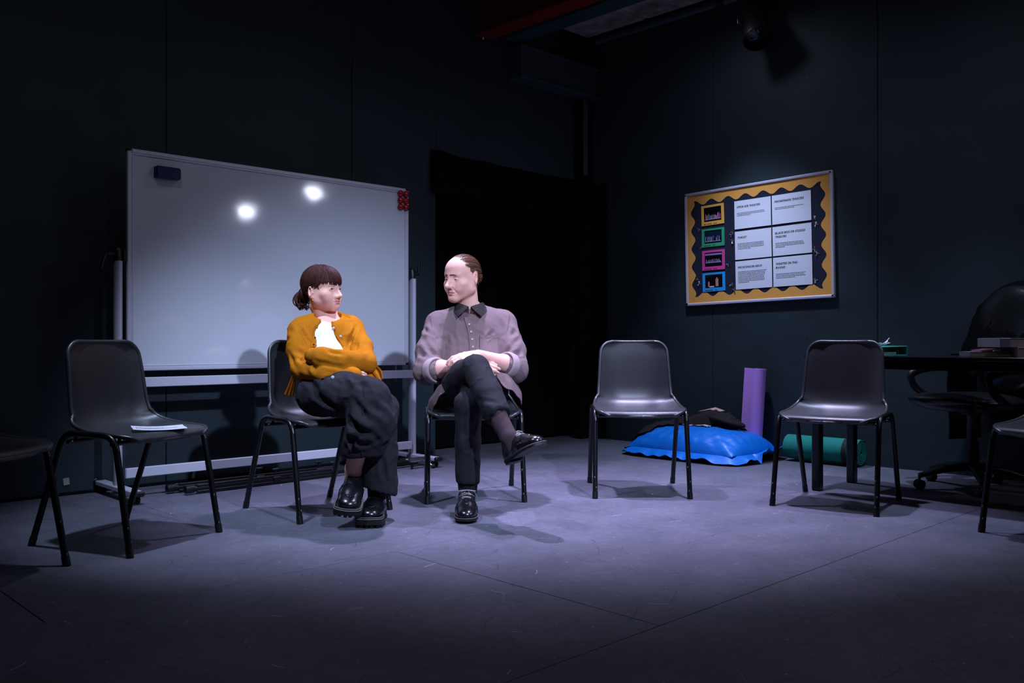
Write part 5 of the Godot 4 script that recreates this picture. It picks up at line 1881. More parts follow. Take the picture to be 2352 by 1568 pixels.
	for q in [[-0.86, 0.63, 3.97, -0.74, 0.565, 3.83], [-0.74, 0.63, 3.97, -0.66, 0.615, 3.80], [-0.62, 0.50, 3.73, -0.56, 0.36, 3.76], [-0.70, 0.42, 3.76, -0.66, 0.32, 3.77], [-0.57, 0.30, 3.89, -0.55, 0.17, 3.89], [-0.56, 0.45, 3.80, -0.54, 0.33, 3.80]]:
		pleats.append([[V(q[0], q[1], q[2]), V(q[3], q[4], q[5])], 0.011, 0.010])
	var tn := noise(6.0, 3, 51)
	var tn2 := noise(15.0, 2, 52)
	var crease := func(p: Vector3, n: Vector3) -> float:
		var a := tn.get_noise_3d(p.x * 1.3, p.y, p.z * 0.8)
		var b := tn2.get_noise_3d(p.x, p.y * 1.2 + p.x * 0.6, p.z)
		return fold_at(p, pleats) + 0.0055 * (pow(1.0 - absf(a), 5.0) - 0.4) + 0.0014 * (pow(1.0 - absf(b), 3.0) - 0.4)
	var tr: MeshInstance3D = put(tf.mesh_into(MB.new(), home, crease).mesh(), "trousers", M.trousers_woman, t)
	# side seam down the near leg, waistband and button
	var sm := MB.new()
	var sp := []
	for k in 20:
		var u := k / 19.0
		sp.append(home * tf.hit(V(lerpf(-0.625, -0.640, u) + 0.010 * sin(u * 7.0), lerpf(0.60, 0.305, u), 3.60), Vector3(0, 0, -1), 0.001))
	sm.tube(sp, 0.0022, 5)
	put(sm.mesh(), "seam", M.trousers_woman, tr)
	var wb := []
	for k in 21:
		var a := lerpf(-1.5, 1.5, k / 20.0)
		var d := Vector3(sin(a + 0.35), 0, cos(a + 0.35))
		wb.append([home * tf.hit(V(-0.82, 0.655, 4.10) + d * 0.2 + Vector3(0, -0.004, 0), -d, 0.003), home * tf.hit(V(-0.82, 0.625, 4.10) + d * 0.2, -d, 0.004)])
	put(MB.new().grid(wb, 0.003).mesh(), "waistband", M.trousers_woman, tr)
	var wbn := tf.hit(V(-0.780, 0.634, 3.80), Vector3(0, 0, -1), 0.006)
	put(MB.new().ball(Vector3.ZERO, Vector3(0.008, 0.008, 0.003)).mesh(), "button", M.button, tr, Transform3D(Basis(), home * wbn))
	# socks and loafers
	var kf := Field.new(V(-0.78, 0.14, 3.80), V(-0.60, 0.36, 4.02), 0.004)
	kf.chain([V(-0.668, 0.33, 3.87), V(-0.697, 0.23, 3.925), V(-0.705, 0.16, 3.945)], [0.042, 0.037, 0.038], 0.01)
	put(kf.mesh_into(MB.new(), home).mesh(), "sock", M.sock_pink, t)
	put(MB.new().tube([home * V(-0.596, 0.30, 3.96), home * V(-0.602, 0.09, 3.972)], [0.052, 0.040], 16).mesh(), "sock", M.sock_black, t)
	loafer(t, Transform3D(axes(Vector3(0.03, -0.30, 0.95), Vector3(0.12, 1, 0.1).normalized()).scaled_local(Vector3(1, 0.84, 1)), home * V(-0.703, 0.130, 3.985)))
	loafer(t, Transform3D(axes(Vector3(-0.02, 0, 1)).scaled_local(Vector3(1, 0.88, 1)), home * V(-0.604, 0.001, 4.030)))

# ------------------------------------------------------------------ notice board
func stage_photo(kind: int) -> ImageTexture:
	# a small print of a generic stage picture: lit figures on a dark stage
	var w := 96
	var h := 72
	var img := Image.create(w, h, false, Image.FORMAT_RGBA8)
	img.fill(Color(0.012, 0.012, 0.016))
	var r := RandomNumberGenerator.new()
	r.seed = 100 + kind
	if kind == 1:
		for y in range(8, 44):
			for x in w:
				if r.randf() < 0.7:
					img.set_pixel(x, y, Color(0.02, 0.10 + 0.12 * r.randf(), 0.22 + 0.1 * r.randf()))
	if kind == 2:
		img.fill_rect(Rect2i(2, 6, 92, 9), Color(0.55, 0.48, 0.72))
	if kind < 3:
		var base := 60 if kind != 2 else 50
		img.fill_rect(Rect2i(4, base, 88, 4), Color(0.62, 0.55, 0.75))
		var n: int = [24, 9, 18][kind]
		for k in n:
			var x := 6 + int(84.0 * k / n) + r.randi_range(-2, 2)
			var tall: int = r.randi_range(12, 26) if kind != 2 else r.randi_range(6, 13)
			var c := Color(r.randf_range(0.35, 0.85), r.randf_range(0.25, 0.6), r.randf_range(0.4, 0.7))
			if kind == 1:
				c = Color(0.6, 0.6, 0.72) * r.randf_range(0.6, 1.2)
			img.fill_rect(Rect2i(x, base - tall, r.randi_range(3, 5), tall), c)
			img.fill_rect(Rect2i(x + 1, base - tall - 3, 2, 3), Color(0.75, 0.6, 0.6))
	else:
		for q in [[16, 40, 9, 26], [58, 24, 16, 42]]:
			img.fill_rect(Rect2i(q[0], q[1], q[2], q[3]), Color(0.75, 0.52, 0.45))
			img.fill_rect(Rect2i(q[0] + q[2] / 3, q[1] - q[2] / 2, q[2] / 3, q[2] / 2), Color(0.8, 0.58, 0.5))
		img.fill_rect(Rect2i(24, 62, 26, 8), Color(0.75, 0.76, 0.85))
	return tex(img)

func lettering(words: String, cap: float, parent: Node, at: Vector3, mat_: Material, called := "heading") -> void:
	var f := SystemFont.new()
	f.font_names = PackedStringArray(["Droid Sans"])
	f.font_weight = 700
	var m := TextMesh.new()
	m.text = words
	m.font = f
	m.font_size = 24
	m.pixel_size = cap / 17.0
	m.depth = 0.0004
	m.horizontal_alignment = HORIZONTAL_ALIGNMENT_LEFT
	m.vertical_alignment = VERTICAL_ALIGNMENT_TOP
	put(m, called, mat_, parent, Transform3D(Basis(Vector3(1, 0, 0), Vector3(0.16, 1, 0), Vector3(0, 0, 1)), at))

func build_notice_board() -> void:
	var rb := room(0, 1.483, 1.580)
	var b := rb.basis * Basis(Vector3(0, 0, 1), Vector3(0, 1, 0), Vector3(-1, 0, 0)) * Basis(Vector3.BACK, 0.021)
	var xf := Transform3D(b, rb.origin)
	var t := thing("notice_board", "notice board in a silver frame with an orange scalloped border", "notice board")
	t.transform = xf
	var W := 1.160
	var H := 0.836
	put(MB.new().box(Vector3(0, 0, 0.010), Vector3(W - 0.02, H - 0.02, 0.012), 0.001).mesh(), "backing", M.navy, t)
	for s in [-1, 1]:
		put(MB.new().box(Vector3(0, s * (H / 2 - 0.010), 0.014), Vector3(W - 0.036, 0.020, 0.026), 0.004).mesh(), "frame_rail", M.alu, t)
		put(MB.new().box(Vector3(s * (W / 2 - 0.010), 0, 0.014), Vector3(0.020, H - 0.036, 0.026), 0.004).mesh(), "frame_rail", M.alu, t)
		for e in [-1, 1]:
			put(MB.new().box(Vector3(s * (W / 2 - 0.011), e * (H / 2 - 0.011), 0.014), Vector3(0.022, 0.022, 0.027), 0.007).mesh(), "corner_cap", M.alu, t)
			put(MB.new().lathe([Vector2(0.001, 0.0), Vector2(0.006, 0.0), Vector2(0.005, 0.003), Vector2(0.001, 0.0035)], 10, Transform3D(Basis(Vector3.RIGHT, PI / 2), Vector3(s * (W / 2 - 0.013), e * (H / 2 - 0.013), 0.027))).mesh(), "screw_cap", M.black_plastic, t)
	# scalloped border, one strip of corrugated card per side
	for k in 4:
		var flat := k < 2
		var s := 1.0 if k % 2 else -1.0
		var len := (W if flat else H) - 0.04
		var base := (H if flat else W) / 2 - 0.018
		var deep := 0.062 if flat else 0.052
		var waves := 8.0 if flat else 6.0
		var poly := PackedVector2Array()
		for i in 97:
			var u := i / 96.0
			poly.append(Vector2(-len / 2 + len * u, base - deep - 0.017 * cos(TAU * waves * u + (0.0 if flat else PI))))
		poly.append(Vector2(len / 2, base))
		poly.append(Vector2(-len / 2, base))
		for i in poly.size():
			var q := poly[i]
			poly[i] = Vector2(q.x, s * q.y) if flat else Vector2(s * q.y, q.x)
		put(MB.new().prism(poly, 0.0016, Transform3D(Basis(), Vector3(0, 0, 0.0165 + 0.0012 * (k / 2)))).mesh(), "scalloped_border", M.border, t)
	# six sheets about kinds of stage
	var heads := [["OPEN AIR THEATRE"], ["PROMENADE THEATRE"], ["THRUST"], ["BLACK BOX OR STUDIO", "THEATRE"], ["PROSCENIUM ARCH"], ["THEATRE IN-THE-", "ROUND"]]
	var said := ["OPEN AIR THEATRE", "PROMENADE THEATRE", "THRUST", "BLACK BOX OR STUDIO THEATRE", "PROSCENIUM ARCH", "THEATRE IN-THE-ROUND"]
	var counts := [3, 2, 5, 4, 9, 4]
	var rg := RandomNumberGenerator.new()
	rg.seed = 31
	for k in 6:
		var at := Vector3(-0.013 if k % 2 == 0 else 0.283, [0.207, -0.010, -0.221][k / 2], 0.0200)
		var s := thing("printed_sheet", "white sheet headed %s on the notice board" % said[k], "sheet", Vector3.ZERO, 0.0, "sheets on the notice board")
		s.transform = xf * Transform3D(Basis(Vector3.BACK, rg.randf_range(-0.006, 0.006)), at)
		put(MB.new().box(Vector3(0, 0, 0.0006), Vector3(0.287, 0.200, 0.0010)).mesh(), "paper", M.paper, s)
		for j in heads[k].size():
			lettering(heads[k][j], 0.0145, s, Vector3(-0.122, 0.068 - 0.026 * j, 0.0016), M.print)
		var y0: float = 0.012 - 0.026 * (heads[k].size() - 1) + (0.012 if k == 4 else 0.0)
		for j in counts[k]:
			var full: float = 0.205 if j < counts[k] - 1 else rg.randf_range(0.05, 0.16)
			var line := MB.new()
			var x := -0.122
			while x < -0.122 + full:
				var w := rg.randf_range(0.006, 0.018)
				line.box(Vector3(x + w / 2, y0 - 0.0095 * j, 0.0013), Vector3(w, 0.0034, 0.0004))
				x += w + 0.0025
			put(line.mesh(), "text_line", M.print, s)
	# four coloured cards with stage photographs
	var cm := [M.card_yellow, M.card_green, M.card_pink, M.card_blue]
	var cn := ["yellow", "green", "pink", "blue"]
	var cy := [0.236, 0.071, -0.094, -0.253]
	var ch := [0.147, 0.133, 0.145, 0.136]
	for k in 4:
		var s := thing("photo_card", "%s card framing a stage photograph on the notice board" % cn[k], "photo card", Vector3.ZERO, 0.0, "photo cards on the notice board")
		s.transform = xf * Transform3D(Basis(Vector3.BACK, [0.012, -0.004, -0.010, 0.004][k]), Vector3(-0.338, cy[k], 0.0200))
		put(MB.new().box(Vector3(0, 0, 0.0006), Vector3(0.192, ch[k], 0.0012)).mesh(), "card", cm[k], s)
		var q := QuadMesh.new()
		q.size = Vector2(0.146, ch[k] * 0.70)
		var pm := mat(Color(1, 1, 1), 0.35)
		pm.albedo_texture = stage_photo(k)
		put(q, "photograph", pm, s, Transform3D(Basis(), Vector3(0, 0.006, 0.0016)))
		var wr := MB.new()
		var x := -0.075
		for j in 7:
			var w := rg.randf_range(0.004, 0.013)
			wr.box(Vector3(x + w / 2, -ch[k] / 2 + 0.009, 0.0014), Vector3(w, 0.006, 0.0004))
			x += w + (0.004 if j != 4 else 0.02)
		put(wr.mesh(), "caption", M.print, s)
	# little folded foil birds
	var birds := [[-0.461, 0.14], [-0.18, 0.092], [-0.187, 0.070], [-0.176, 0.027], [-0.447, 0.01], [-0.215, -0.14], [-0.486, -0.221], [-0.462, -0.257], [-0.189, -0.285], [-0.171, -0.318], [0.461, 0.074], [0.447, 0.114], [0.441, -0.089], [0.463, -0.119], [0.449, -0.297]]
	var where := ["below the yellow card", "left of the gap above THRUST, upper", "left of the top of THRUST, middle", "left of the top of THRUST, lowest", "left of the green card", "right of the pink card", "left of the blue card, upper", "left of the blue card, lower", "right of the blue card, upper", "at the lower left corner of PROSCENIUM ARCH", "right of the BLACK BOX sheet, lower", "right of the gap above BLACK BOX", "right of the foot of BLACK BOX, upper", "right of the foot of BLACK BOX, lower", "right of the foot of THEATRE IN-THE-ROUND"]
	for k in birds.size():
		var m := MB.new()
		var s := 0.019
		m.grid([[Vector3(-s, 0.004, 0.004), Vector3(0, 0, 0.0)], [Vector3(-s * 0.7, s * 0.6, 0.009), Vector3(0.002, s * 0.35, 0.001)]], 0.0006)
		m.grid([[Vector3(0, 0, 0.0), Vector3(s * 1.05, -0.003, 0.004)], [Vector3(0.002, s * 0.35, 0.001), Vector3(s * 0.75, s * 0.55, 0.010)]], 0.0006)
		m.grid([[Vector3(-0.003, 0, 0.0), Vector3(0.003, 0, 0.0)], [Vector3(-0.006, -s * 0.7, 0.002), Vector3(0.004, -s * 0.75, 0.002)]], 0.0006)
		var o := put(m.mesh(), "foil_bird", M.foil, self, xf * Transform3D(Basis(Vector3.BACK, rg.randf_range(-2.2, 2.2)), Vector3(birds[k][0], birds[k][1], 0.0178)))
		tag(o, "small silver bird cut-out %s" % where[k], "cut-out", "foil birds on the notice board")

# ------------------------------------------------------------------ cushion, jacket and rolled mats by the right wall
func spiral(r0: float, r1: float, turns: float, tail: float, len: float, thick: float) -> ArrayMesh:
	# a rolled sheet: the roll's axis is y
	var a := []
	var b := []
	var n := int(turns * 22)
	for k in n + 1:
		var u := k / float(n)
		var q := TAU * turns * u
		var r := lerpf(r0, r1, u)
		a.append(Vector3(cos(q) * r, 0, sin(q) * r))
	if tail > 0.0:
		var d: Vector3 = (a[-1] - a[-2]).normalized()
		for k in 7:
			d = d.rotated(Vector3.UP, 0.045)
			a.append(a[-1] + d * tail / 7.0)
	var rows := []
	for j in 3:
		var row := []
		for p in a: row.append(p + Vector3(0, len * j / 2.0, 0))
		rows.append(row)
	return MB.new().grid(rows, thick).mesh()

func build_cushion_corner() -> void:
	var at := V(1.31, 0, 6.16)
	var t := thing("floor_cushion", "large bright blue satin floor cushion with a flat flange, lying against the right wall", "cushion", at, TURN)
	var wr := noise(5.0, 3, 61)
	var top := func(u: float, v: float) -> float:
		# height of the upper side at u along the wall, v across, both -1 .. 1
		var e := pow(maxf(1.0 - pow(absf(u), 3.4), 0.0), 0.55) * pow(maxf(1.0 - pow(absf(v), 2.8), 0.0), 0.55)
		var ang := atan2(v, u)
		var rim := pow(maxf(absf(u), absf(v)), 3.0)
		return 0.055 + 0.150 * e + 0.010 * sin(ang * 23.0 + 3.0 * u) * rim * (1.0 - pow(rim, 3.0)) + 0.012 * wr.get_noise_2d(u * 0.8, v * 0.8)
	var L := 0.44
	var Wd := 0.30
	var rows := []
	var under := []
	for j in 41:
		var row := []
		var lo := []
		for i in 57:
			var u := sin(lerpf(-PI / 2, PI / 2, i / 56.0))
			var v := sin(lerpf(-PI / 2, PI / 2, j / 40.0))
			var pull := 1.0 - 0.05 * (u * u * v * v) - 0.03 * (1.0 - u * u) * v * v
			row.append(Vector3(v * Wd * pull, top.call(u, v), u * L * pull))
			var e := pow(maxf(1.0 - pow(absf(u), 3.0), 0.0), 0.5) * pow(maxf(1.0 - pow(absf(v), 3.0), 0.0), 0.5)
			lo.append(Vector3(v * Wd * pull, 0.055 - 0.052 * e, u * L * pull))
		rows.append(row)
		under.append(lo)
	put(MB.new().grid(rows).grid(under).mesh(), "cushion_body", M.satin, t)
	var fl := []
	var n := 160
	for k in n + 1:
		var a := TAU * k / n
		var c := cos(a)
		var s := sin(a)
		var q := pow(pow(absf(c), 10.0) + pow(absf(s), 10.0), -0.1)
		var u := q * c
		var v := q * s
		var pull := 1.0 - 0.05 * (u * u * v * v) - 0.03 * (1.0 - u * u) * v * v
		var inn := Vector3(v * Wd * pull, 0.056, u * L * pull)
		var dirn := Vector3(v * 0.8, 0, u * 0.8).normalized()
		if absf(u) > 0.985 and absf(v) < 0.9: dirn = Vector3(0, 0, signf(u))
		elif absf(v) > 0.985 and absf(u) < 0.9: dirn = Vector3(signf(v), 0, 0)
		var wav := 0.014 * sin(a * 11.0 + 1.0) * (1.0 if u > 0.3 else 0.35) + 0.006 * sin(a * 29.0)
		var lift := 0.055 if (u > 0.8 and v > -0.2) else 0.0
		fl.append([inn, inn + dirn * 0.032 + Vector3(0, -0.014 + wav * 0.5 + lift * 0.4, 0), inn + dirn * 0.066 + Vector3(0, -0.034 + wav + lift, 0)])
	put(MB.new().grid(fl, 0.003).mesh(), "flange", M.satin, t)
	# jacket thrown over its back and left end
	var j0 := thing("jacket", "black jacket thrown over the back of the blue floor cushion", "jacket", at, TURN)
	var jn := noise(6.0, 3, 63)
	rows = []
	for j in 25:
		var row := []
		for i in 61:
			var u := lerpf(-1.24, 0.52, i / 60.0)
			var front := -0.62 if u < -0.75 else lerpf(-0.62, 0.05, clampf((u + 0.75) / 0.55, 0, 1))
			var v := lerpf(front + 0.06 * sin(u * 9.0), 0.80, j / 24.0)
			var y: float = top.call(clampf(u, -0.98, 0.98), clampf(v, -0.98, 0.98))
			if u < -0.98:
				y = lerpf(0.055, 0.012, clampf((-u - 0.98) / 0.2, 0, 1))
			var heap := 0.075 * exp(-pow((u - 0.08) / 0.36, 2.0)) * exp(-pow((v - 0.45) / 0.42, 2.0))
			var edge := clampf(minf(j, 24 - j) / 3.0, 0, 1) * clampf(minf(i, 60 - i) / 4.0, 0, 1)
			y += 0.010 + edge * (heap + 0.016 + 0.022 * absf(jn.get_noise_2d(u * 1.3, v * 0.7)))
			row.append(Vector3(v * Wd, y, u * L))
		rows.append(row)
	put(MB.new().grid(rows, 0.006).mesh(), "jacket_body", M.jacket, j0)
	var sl := MB.new()
	sl.tube(catmull([Vector3(0.10, 0.265, 0.02), Vector3(0.02, 0.262, 0.13), Vector3(0.03, 0.238, 0.23), Vector3(0.09, 0.222, 0.28)], 14), [0.02, 0.035, 0.038, 0.038, 0.036, 0.037, 0.038, 0.036, 0.037, 0.036, 0.034, 0.034, 0.03, 0.018], 12, true, 0.5, Vector3.UP)
	put(sl.mesh(), "sleeve", M.jacket, j0)
	var pp := thing("crumpled_paper", "pale crumpled paper lying between the blue cushion and the black jacket", "paper", at, TURN)
	rows = []
	for j in 7:
		var row := []
		for i in 15:
			var u := lerpf(-0.30, 0.16, i / 14.0)
			var v := lerpf(-0.16, 0.06, j / 6.0)
			var y: float = top.call(u, v)
			row.append(Vector3(v * Wd, y + 0.007 + 0.006 * jn.get_noise_2d(u * 9.0, v * 9.0), u * L))
		rows.append(row)
	put(MB.new().grid(rows, 0.001).mesh(), "sheet", M.book_pale, pp)
	var pq := thing("folded_leaflet", "small pinkish leaflet standing up on the black jacket", "leaflet", at, TURN)
	put(MB.new().grid([[Vector3(0.10, 0.296, -0.10), Vector3(0.13, 0.312, -0.02), Vector3(0.14, 0.302, 0.06)], [Vector3(0.18, 0.300, -0.10), Vector3(0.20, 0.324, -0.02), Vector3(0.21, 0.304, 0.05)]], 0.001).mesh(), "sheet", M.book_tan, pq)
	# purple mat, loosely rolled, leaning on the wall
	var pb := Basis(Vector3.UP, TURN) * Basis(Vector3.BACK, -0.03) * Basis(Vector3.RIGHT, 0.05)
	var pmt := thing("exercise_mat", "purple foam mat standing loosely rolled against the right wall", "mat", V(1.672, 0.003, 6.15))
	put(spiral(0.022, 0.050, 2.3, 0.085, 0.60, 0.006), "rolled_foam", M.foam_purple, pmt, Transform3D(pb * Basis(Vector3.UP, -1.95), Vector3.ZERO))
	# green mat roll on the floor
	var g0 := V(1.85, 0.089, 5.97)
	var gd := (V(2.205, 0.089, 5.605) - g0).normalized()
	var gb := along(gd)
	var gm := thing("mat_roll", "rolled green foam mat lying on the floor along the right wall", "mat", g0)
	put(spiral(0.018, 0.084, 5.0, 0.0, 0.50, 0.009), "rolled_foam", M.foam_green, gm, Transform3D(gb * Basis(Vector3.UP, 1.0), Vector3.ZERO))
	for z in [0.405]:
		put(MB.new().lathe([Vector2(0.085, 0.0), Vector2(0.0885, 0.0), Vector2(0.0885, 0.03), Vector2(0.085, 0.03)], 32, Transform3D(gb, gd * z)).mesh(), "strap", M.rubber, gm)

# ------------------------------------------------------------------ table, books, office chair
func book(called: String, label: String, category: String, at: Vector3, size: Vector3, turn: float, cover: Material, pages: Material) -> Node3D:
	var t := thing(called, label, category, at, turn)
	put(MB.new().box(Vector3(0, 0.0012, 0), Vector3(size.x, 0.0024, size.z), 0.0006).box(Vector3(0, size.y - 0.0012, 0), Vector3(size.x, 0.0024, size.z), 0.0006).box(Vector3(-size.x / 2 + 0.0012, size.y / 2, 0), Vector3(0.0024, size.y, size.z), 0.0006).mesh(), "cover", cover, t)
	put(MB.new().box(Vector3(0.0, size.y / 2, 0), Vector3(size.x - 0.006, size.y - 0.005, size.z - 0.006)).mesh(), "pages", pages, t)
	return t

func build_table_corner() -> void:
	var turn := -0.8205
	var top := 0.718
	var t := thing("table", "glossy black table with square legs standing before the right wall", "table", V(1.621, 0, 4.735), turn)
	put(MB.new().box(Vector3(0.80, top - 0.010, -0.195), Vector3(1.70, 0.020, 0.50), 0.004).mesh(), "table_top", M.gloss_black, t)
	put(MB.new().box(Vector3(0.80, top - 0.043, 0.032), Vector3(1.68, 0.046, 0.022), 0.003).box(Vector3(0.80, top - 0.043, -0.42), Vector3(1.68, 0.046, 0.022), 0.003).box(Vector3(-0.028, top - 0.043, -0.195), Vector3(0.022, 0.046, 0.43), 0.003).box(Vector3(1.63, top - 0.043, -0.195), Vector3(0.022, 0.046, 0.43), 0.003).mesh(), "apron", M.gloss_black, t)
	for x in [0.0, 1.60]:
		for z in [0.0, -0.388]:
			put(MB.new().box(Vector3(x, (top - 0.066) / 2 + 0.001, z), Vector3(0.046, top - 0.066, 0.046), 0.005).mesh(), "leg", M.black_paint, t)
	# ring binder seen from its open end
	var bn := thing("ring_binder", "green ring binder lying flat on the near end of the table", "binder", V(1.885, top, 4.72))
	put(MB.new().box(Vector3(0, 0.002, 0), Vector3(0.28, 0.004, 0.30), 0.001).box(Vector3(0.1385, 0.024, 0), Vector3(0.004, 0.046, 0.30), 0.001).mesh(), "cover", M.binder, bn)
	put(MB.new().box(Vector3(0, 0.0, 0), Vector3(0.28, 0.004, 0.30), 0.001, Transform3D(Basis(Vector3.BACK, 0.035), Vector3(0.0, 0.0425, 0))).mesh(), "cover_flap", M.binder, bn)
	put(MB.new().box(Vector3(-0.02, 0.0105, 0), Vector3(0.22, 0.012, 0.27), 0.001, Transform3D(Basis(Vector3.BACK, 0.02), Vector3.ZERO)).mesh(), "pages", M.paper, bn)
	put(MB.new().tube([Vector3(0.10, 0.006, 0.13), Vector3(0.104, 0.024, 0.13), Vector3(0.09, 0.030, 0.13)], 0.0018, 6).mesh(), "ring", M.chrome, bn)
	var st := thing("cable_tie_bundle", "little bunch of white plastic ties on top of the green ring binder", "ties", V(1.93, top + 0.045, 4.66))
	for k in 4:
		var a := [0.0, 0.5, -0.3, 0.2][k] as float
		put(MB.new().tube(catmull([Vector3(-0.06, 0.004, 0.01 * k), Vector3(-0.02, 0.006 + 0.004 * k, 0.008), Vector3(0.015, 0.014 + 0.012 * a, 0), Vector3(0.045, 0.020 + 0.05 * maxf(a, 0.0), -0.01 * k)], 10), 0.0032, 6, true, 0.5, Vector3.UP).mesh(), "tie", M.white_cloth, st)
	# books
	book("book", "thin pale brown book with a grey spine, leftmost of the books on the table", "book", V(2.262, top, 4.27), Vector3(0.185, 0.024, 0.13), -0.10, M.book_grey, M.book_tan)
	var mg := thing("magazine", "thin open magazine propped between the thin book and the thick books", "magazine", V(2.29, top + 0.0255, 4.26), -0.1)
	for k in 3:
		put(MB.new().grid([[Vector3(-0.07, 0.001 + 0.002 * k, 0.06), Vector3(-0.01, 0.006 + 0.003 * k, 0.06), Vector3(0.055, 0.022 + 0.006 * k, 0.06)], [Vector3(-0.07, 0.001 + 0.002 * k, -0.06), Vector3(-0.01, 0.006 + 0.003 * k, -0.06), Vector3(0.055, 0.022 + 0.006 * k, -0.06)]], 0.001).mesh(), "leaf", M.book_red if k == 2 else M.paper, mg)
	book("book", "thick pale book lying under another at the right end of the books", "book", V(2.452, top, 4.26), Vector3(0.19, 0.044, 0.24), -0.05, M.book_pale, M.book_tan)
	var tb := book("book", "thick book with a grey spine on top of the pale one", "book", V(2.418, top + 0.0445, 4.26), Vector3(0.28, 0.043, 0.22), -0.04, M.book_grey, M.book_pale)
	put(MB.new().box(Vector3(-0.115, 0.0215, 0), Vector3(0.045, 0.0445, 0.2225), 0.002).mesh(), "spine_band", M.book_grey, tb)
	# office chair
	var oc := thing("office_chair", "black leather office chair on wheels behind the table", "office chair", V(2.47, 0, 4.79), atan2(-0.97, 0.25))
	var sf := Field.new(Vector3(-0.32, 0.38, -0.32), Vector3(0.32, 0.56, 0.34), 0.012)
	sf.ell(Vector3(0, 0.465, 0.01), Vector3(0.265, 0.055, 0.27), Basis(), 0.02)
	sf.ell(Vector3(0, 0.475, 0.19), Vector3(0.245, 0.040, 0.09), Basis(), 0.03)
	sf.cap(Vector3(-0.19, 0.525, -0.1), Vector3(-0.19, 0.525, 0.16), 0.006, 0.006, 0.012, true)
	sf.cap(Vector3(0.19, 0.525, -0.1), Vector3(0.19, 0.525, 0.16), 0.006, 0.006, 0.012, true)
	put(sf.mesh_into(MB.new()).mesh(), "seat", M.leatherette, oc)
	var kf := Field.new(Vector3(-0.32, 0.50, -0.42), Vector3(0.32, 1.16, -0.12), 0.014)
	kf.ell(Vector3(0, 0.70, -0.235), Vector3(0.245, 0.19, 0.055), Basis(Vector3.RIGHT, -0.10), 0.03)
	kf.ell(Vector3(0, 0.93, -0.265), Vector3(0.235, 0.17, 0.055), Basis(Vector3.RIGHT, -0.12), 0.05)
	kf.cap(Vector3(-0.2, 0.815, -0.19), Vector3(0.2, 0.815, -0.19), 0.006, 0.006, 0.02, true)
	put(kf.mesh_into(MB.new()).mesh(), "backrest", M.leatherette, oc)
	for s in [-1, 1]:
		var p := catmull([Vector3(s * 0.25, 0.46, 0.00), Vector3(s * 0.275, 0.49, 0.07), Vector3(s * 0.285, 0.54, 0.135), Vector3(s * 0.285, 0.60, 0.155), Vector3(s * 0.285, 0.625, 0.11), Vector3(s * 0.285, 0.642, 0.02), Vector3(s * 0.285, 0.642, -0.10), Vector3(s * 0.275, 0.63, -0.20), Vector3(s * 0.24, 0.60, -0.235)], 33)
		put(MB.new().tube(p, 0.021, 12, true, 0.62, Vector3(1, 0, 0)).mesh(), "armrest", M.black_plastic, oc)
	put(MB.new().lathe([Vector2(0.10, 0.425), Vector2(0.05, 0.40), Vector2(0.026, 0.395), Vector2(0.026, 0.25), Vector2(0.032, 0.25), Vector2(0.036, 0.13), Vector2(0.055, 0.10)], 20).mesh(), "gas_column", M.black_plastic, oc)
	for k in 5:
		var a := TAU * k / 5.0 + 0.55
		var d := Vector3(cos(a), 0, sin(a))
		put(MB.new().tube([d * 0.03 + Vector3(0, 0.118, 0), d * 0.16 + Vector3(0, 0.105, 0), d * 0.285 + Vector3(0, 0.072, 0)], [0.032, 0.028, 0.019], 10, true, 0.7, Vector3.UP).mesh(), "base_arm", M.black_plastic, oc)
		var w := MB.new()
		for e in [-1, 1]:
			w.lathe([Vector2(0.001, -0.009), Vector2(0.022, -0.009), Vector2(0.026, -0.004), Vector2(0.026, 0.004), Vector2(0.022, 0.009), Vector2(0.001, 0.009)], 16, Transform3D(along(d.cross(Vector3.UP)), d * 0.285 + Vector3(0, 0.026, 0) + d.cross(Vector3.UP) * 0.014 * e))
		w.tube([d * 0.285 + Vector3(0, 0.026, 0), d * 0.285 + Vector3(0, 0.072, 0)], 0.007, 8)
		put(w.mesh(), "wheel", M.black_plastic, oc)
	# coat hung over its back
	var ct := thing("coat", "black coat hung over the back of the office chair", "coat", V(2.47, 0, 4.79), atan2(-0.97, 0.25))
	var cn := noise(7.0, 2, 71)
	var rows := []
	for j in 31:
		var u := j / 30.0
		var row := []
		for i in 33:
			var s := i / 32.0
			var x := lerpf(-0.275, 0.30, s)
			var shoulder := 0.10 * pow(absf(s - 0.55) * 2.0, 2.4)
			var y := 0.0
			var z := 0.0
			if u < 0.32:
				# in front of the backrest
				y = lerpf(0.72, 1.09 - shoulder, u / 0.32)
				z = -0.175 - 0.11 * u / 0.32
			elif u < 0.42:
				var a := (u - 0.32) / 0.10 * PI
				y = 1.09 - shoulder + 0.03 * sin(a)
				z = -0.325 + 0.04 * cos(a)
			else:
				y = lerpf(1.09 - shoulder, 0.34, (u - 0.42) / 0.58)
				z = -0.365 - 0.01 * (u - 0.42)
			var k := 0.02 * cn.get_noise_2d(x * 6.0, y * 1.5) + 0.010 * sin(x * 40.0)
			row.append(Vector3(x, y, z + k * (1.0 if u < 0.3 or u > 0.45 else 0.3)))
		rows.append(row)
	put(MB.new().grid(rows, 0.006).mesh(), "coat_body", M.drape, ct)
	rows = []
	for j in 12:
		var row := []
		for i in 12:
			var s := i / 11.0
			row.append(Vector3(lerpf(-0.33, -0.285, s) - 0.012 * sin(j * 0.5), lerpf(0.72, 0.235, j / 11.0), lerpf(-0.335, -0.105, s) + 0.02 * (j / 11.0) * s + 0.006 * sin(s * 12.0 + j * 0.4)))
		rows.append(row)
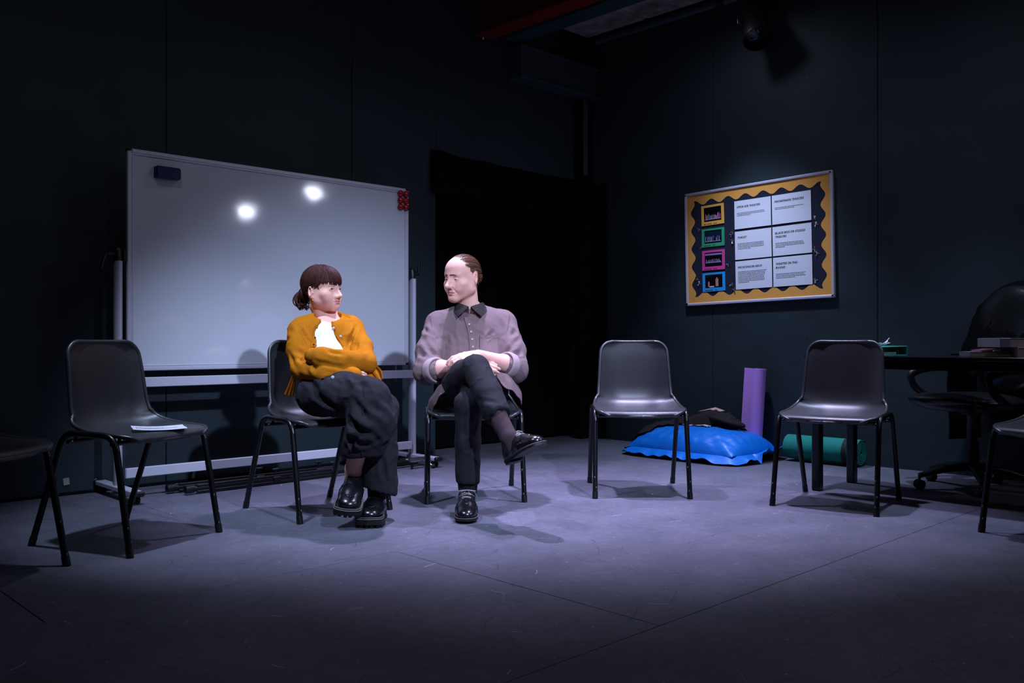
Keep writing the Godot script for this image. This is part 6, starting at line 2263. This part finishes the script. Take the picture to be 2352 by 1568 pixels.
	put(MB.new().grid(rows, 0.008).mesh(), "coat_sleeve", M.drape, ct)

# ------------------------------------------------------------------ small things
func build_small_things() -> void:
	var sc := thing("script_page", "white printed page lying on the seat of the chair left of the woman", "paper", V(-1.405, 0.4415, 3.55), 0.45)
	var rows := []
	for j in 5:
		var row := []
		for i in 7:
			var x := lerpf(-0.145, 0.145, i / 6.0)
			var z := lerpf(-0.15, 0.13, j / 4.0)
			row.append(Vector3(x, 0.004 + 0.010 * pow(x / 0.145, 2.0) * (1.0 if x < 0 else 0.6) + 0.003 * sin(z * 20.0), z))
		rows.append(row)
	sc.scale = Vector3.ONE * 0.68
	put(MB.new().grid(rows, 0.0008).mesh(), "sheet", M.paper, sc)
	var rg := RandomNumberGenerator.new()
	rg.seed = 3
	for j in 7:
		var line := MB.new()
		var x := -0.125
		var stop := rg.randf_range(-0.04, 0.11)
		while x < stop:
			var w := rg.randf_range(0.006, 0.02)
			var m := x + w / 2
			line.box(Vector3(m, 0.0052 + 0.010 * pow(m / 0.145, 2.0) * (1.0 if m < 0 else 0.6) + 0.003 * sin((-0.075 + 0.022 * j) * 20.0), -0.075 + 0.022 * j), Vector3(w, 0.0006, 0.0035))
			x += w + 0.003
		put(line.mesh(), "text_line", M.scuff, sc)
	var wall := Basis(Vector3.UP, TURN)
	var bits := [[-2.297, 0.072, 4.588, 0.030, 0.036, 0.1, "square scrap of white tape on the wall, leftmost of the three scraps"], [-2.19, 0.052, 4.693, 0.012, 0.040, 0.35, "thin scrap of white tape on the wall beside the whiteboard foot"], [-1.811, 0.040, 5.058, 0.016, 0.044, -0.15, "narrow scrap of white tape on the wall under the whiteboard"]]
	for q in bits:
		var o := put(MB.new().box(Vector3.ZERO, Vector3(q[3], q[4], 0.0014), 0.0004).mesh(), "tape_scrap", M.scuff, self, Transform3D(wall * Basis(Vector3.BACK, q[5]), V(q[0], q[1], q[2]) + wall * Vector3(0, 0, 0.016)))
		tag(o, q[6], "tape", "tape scraps on the wall")
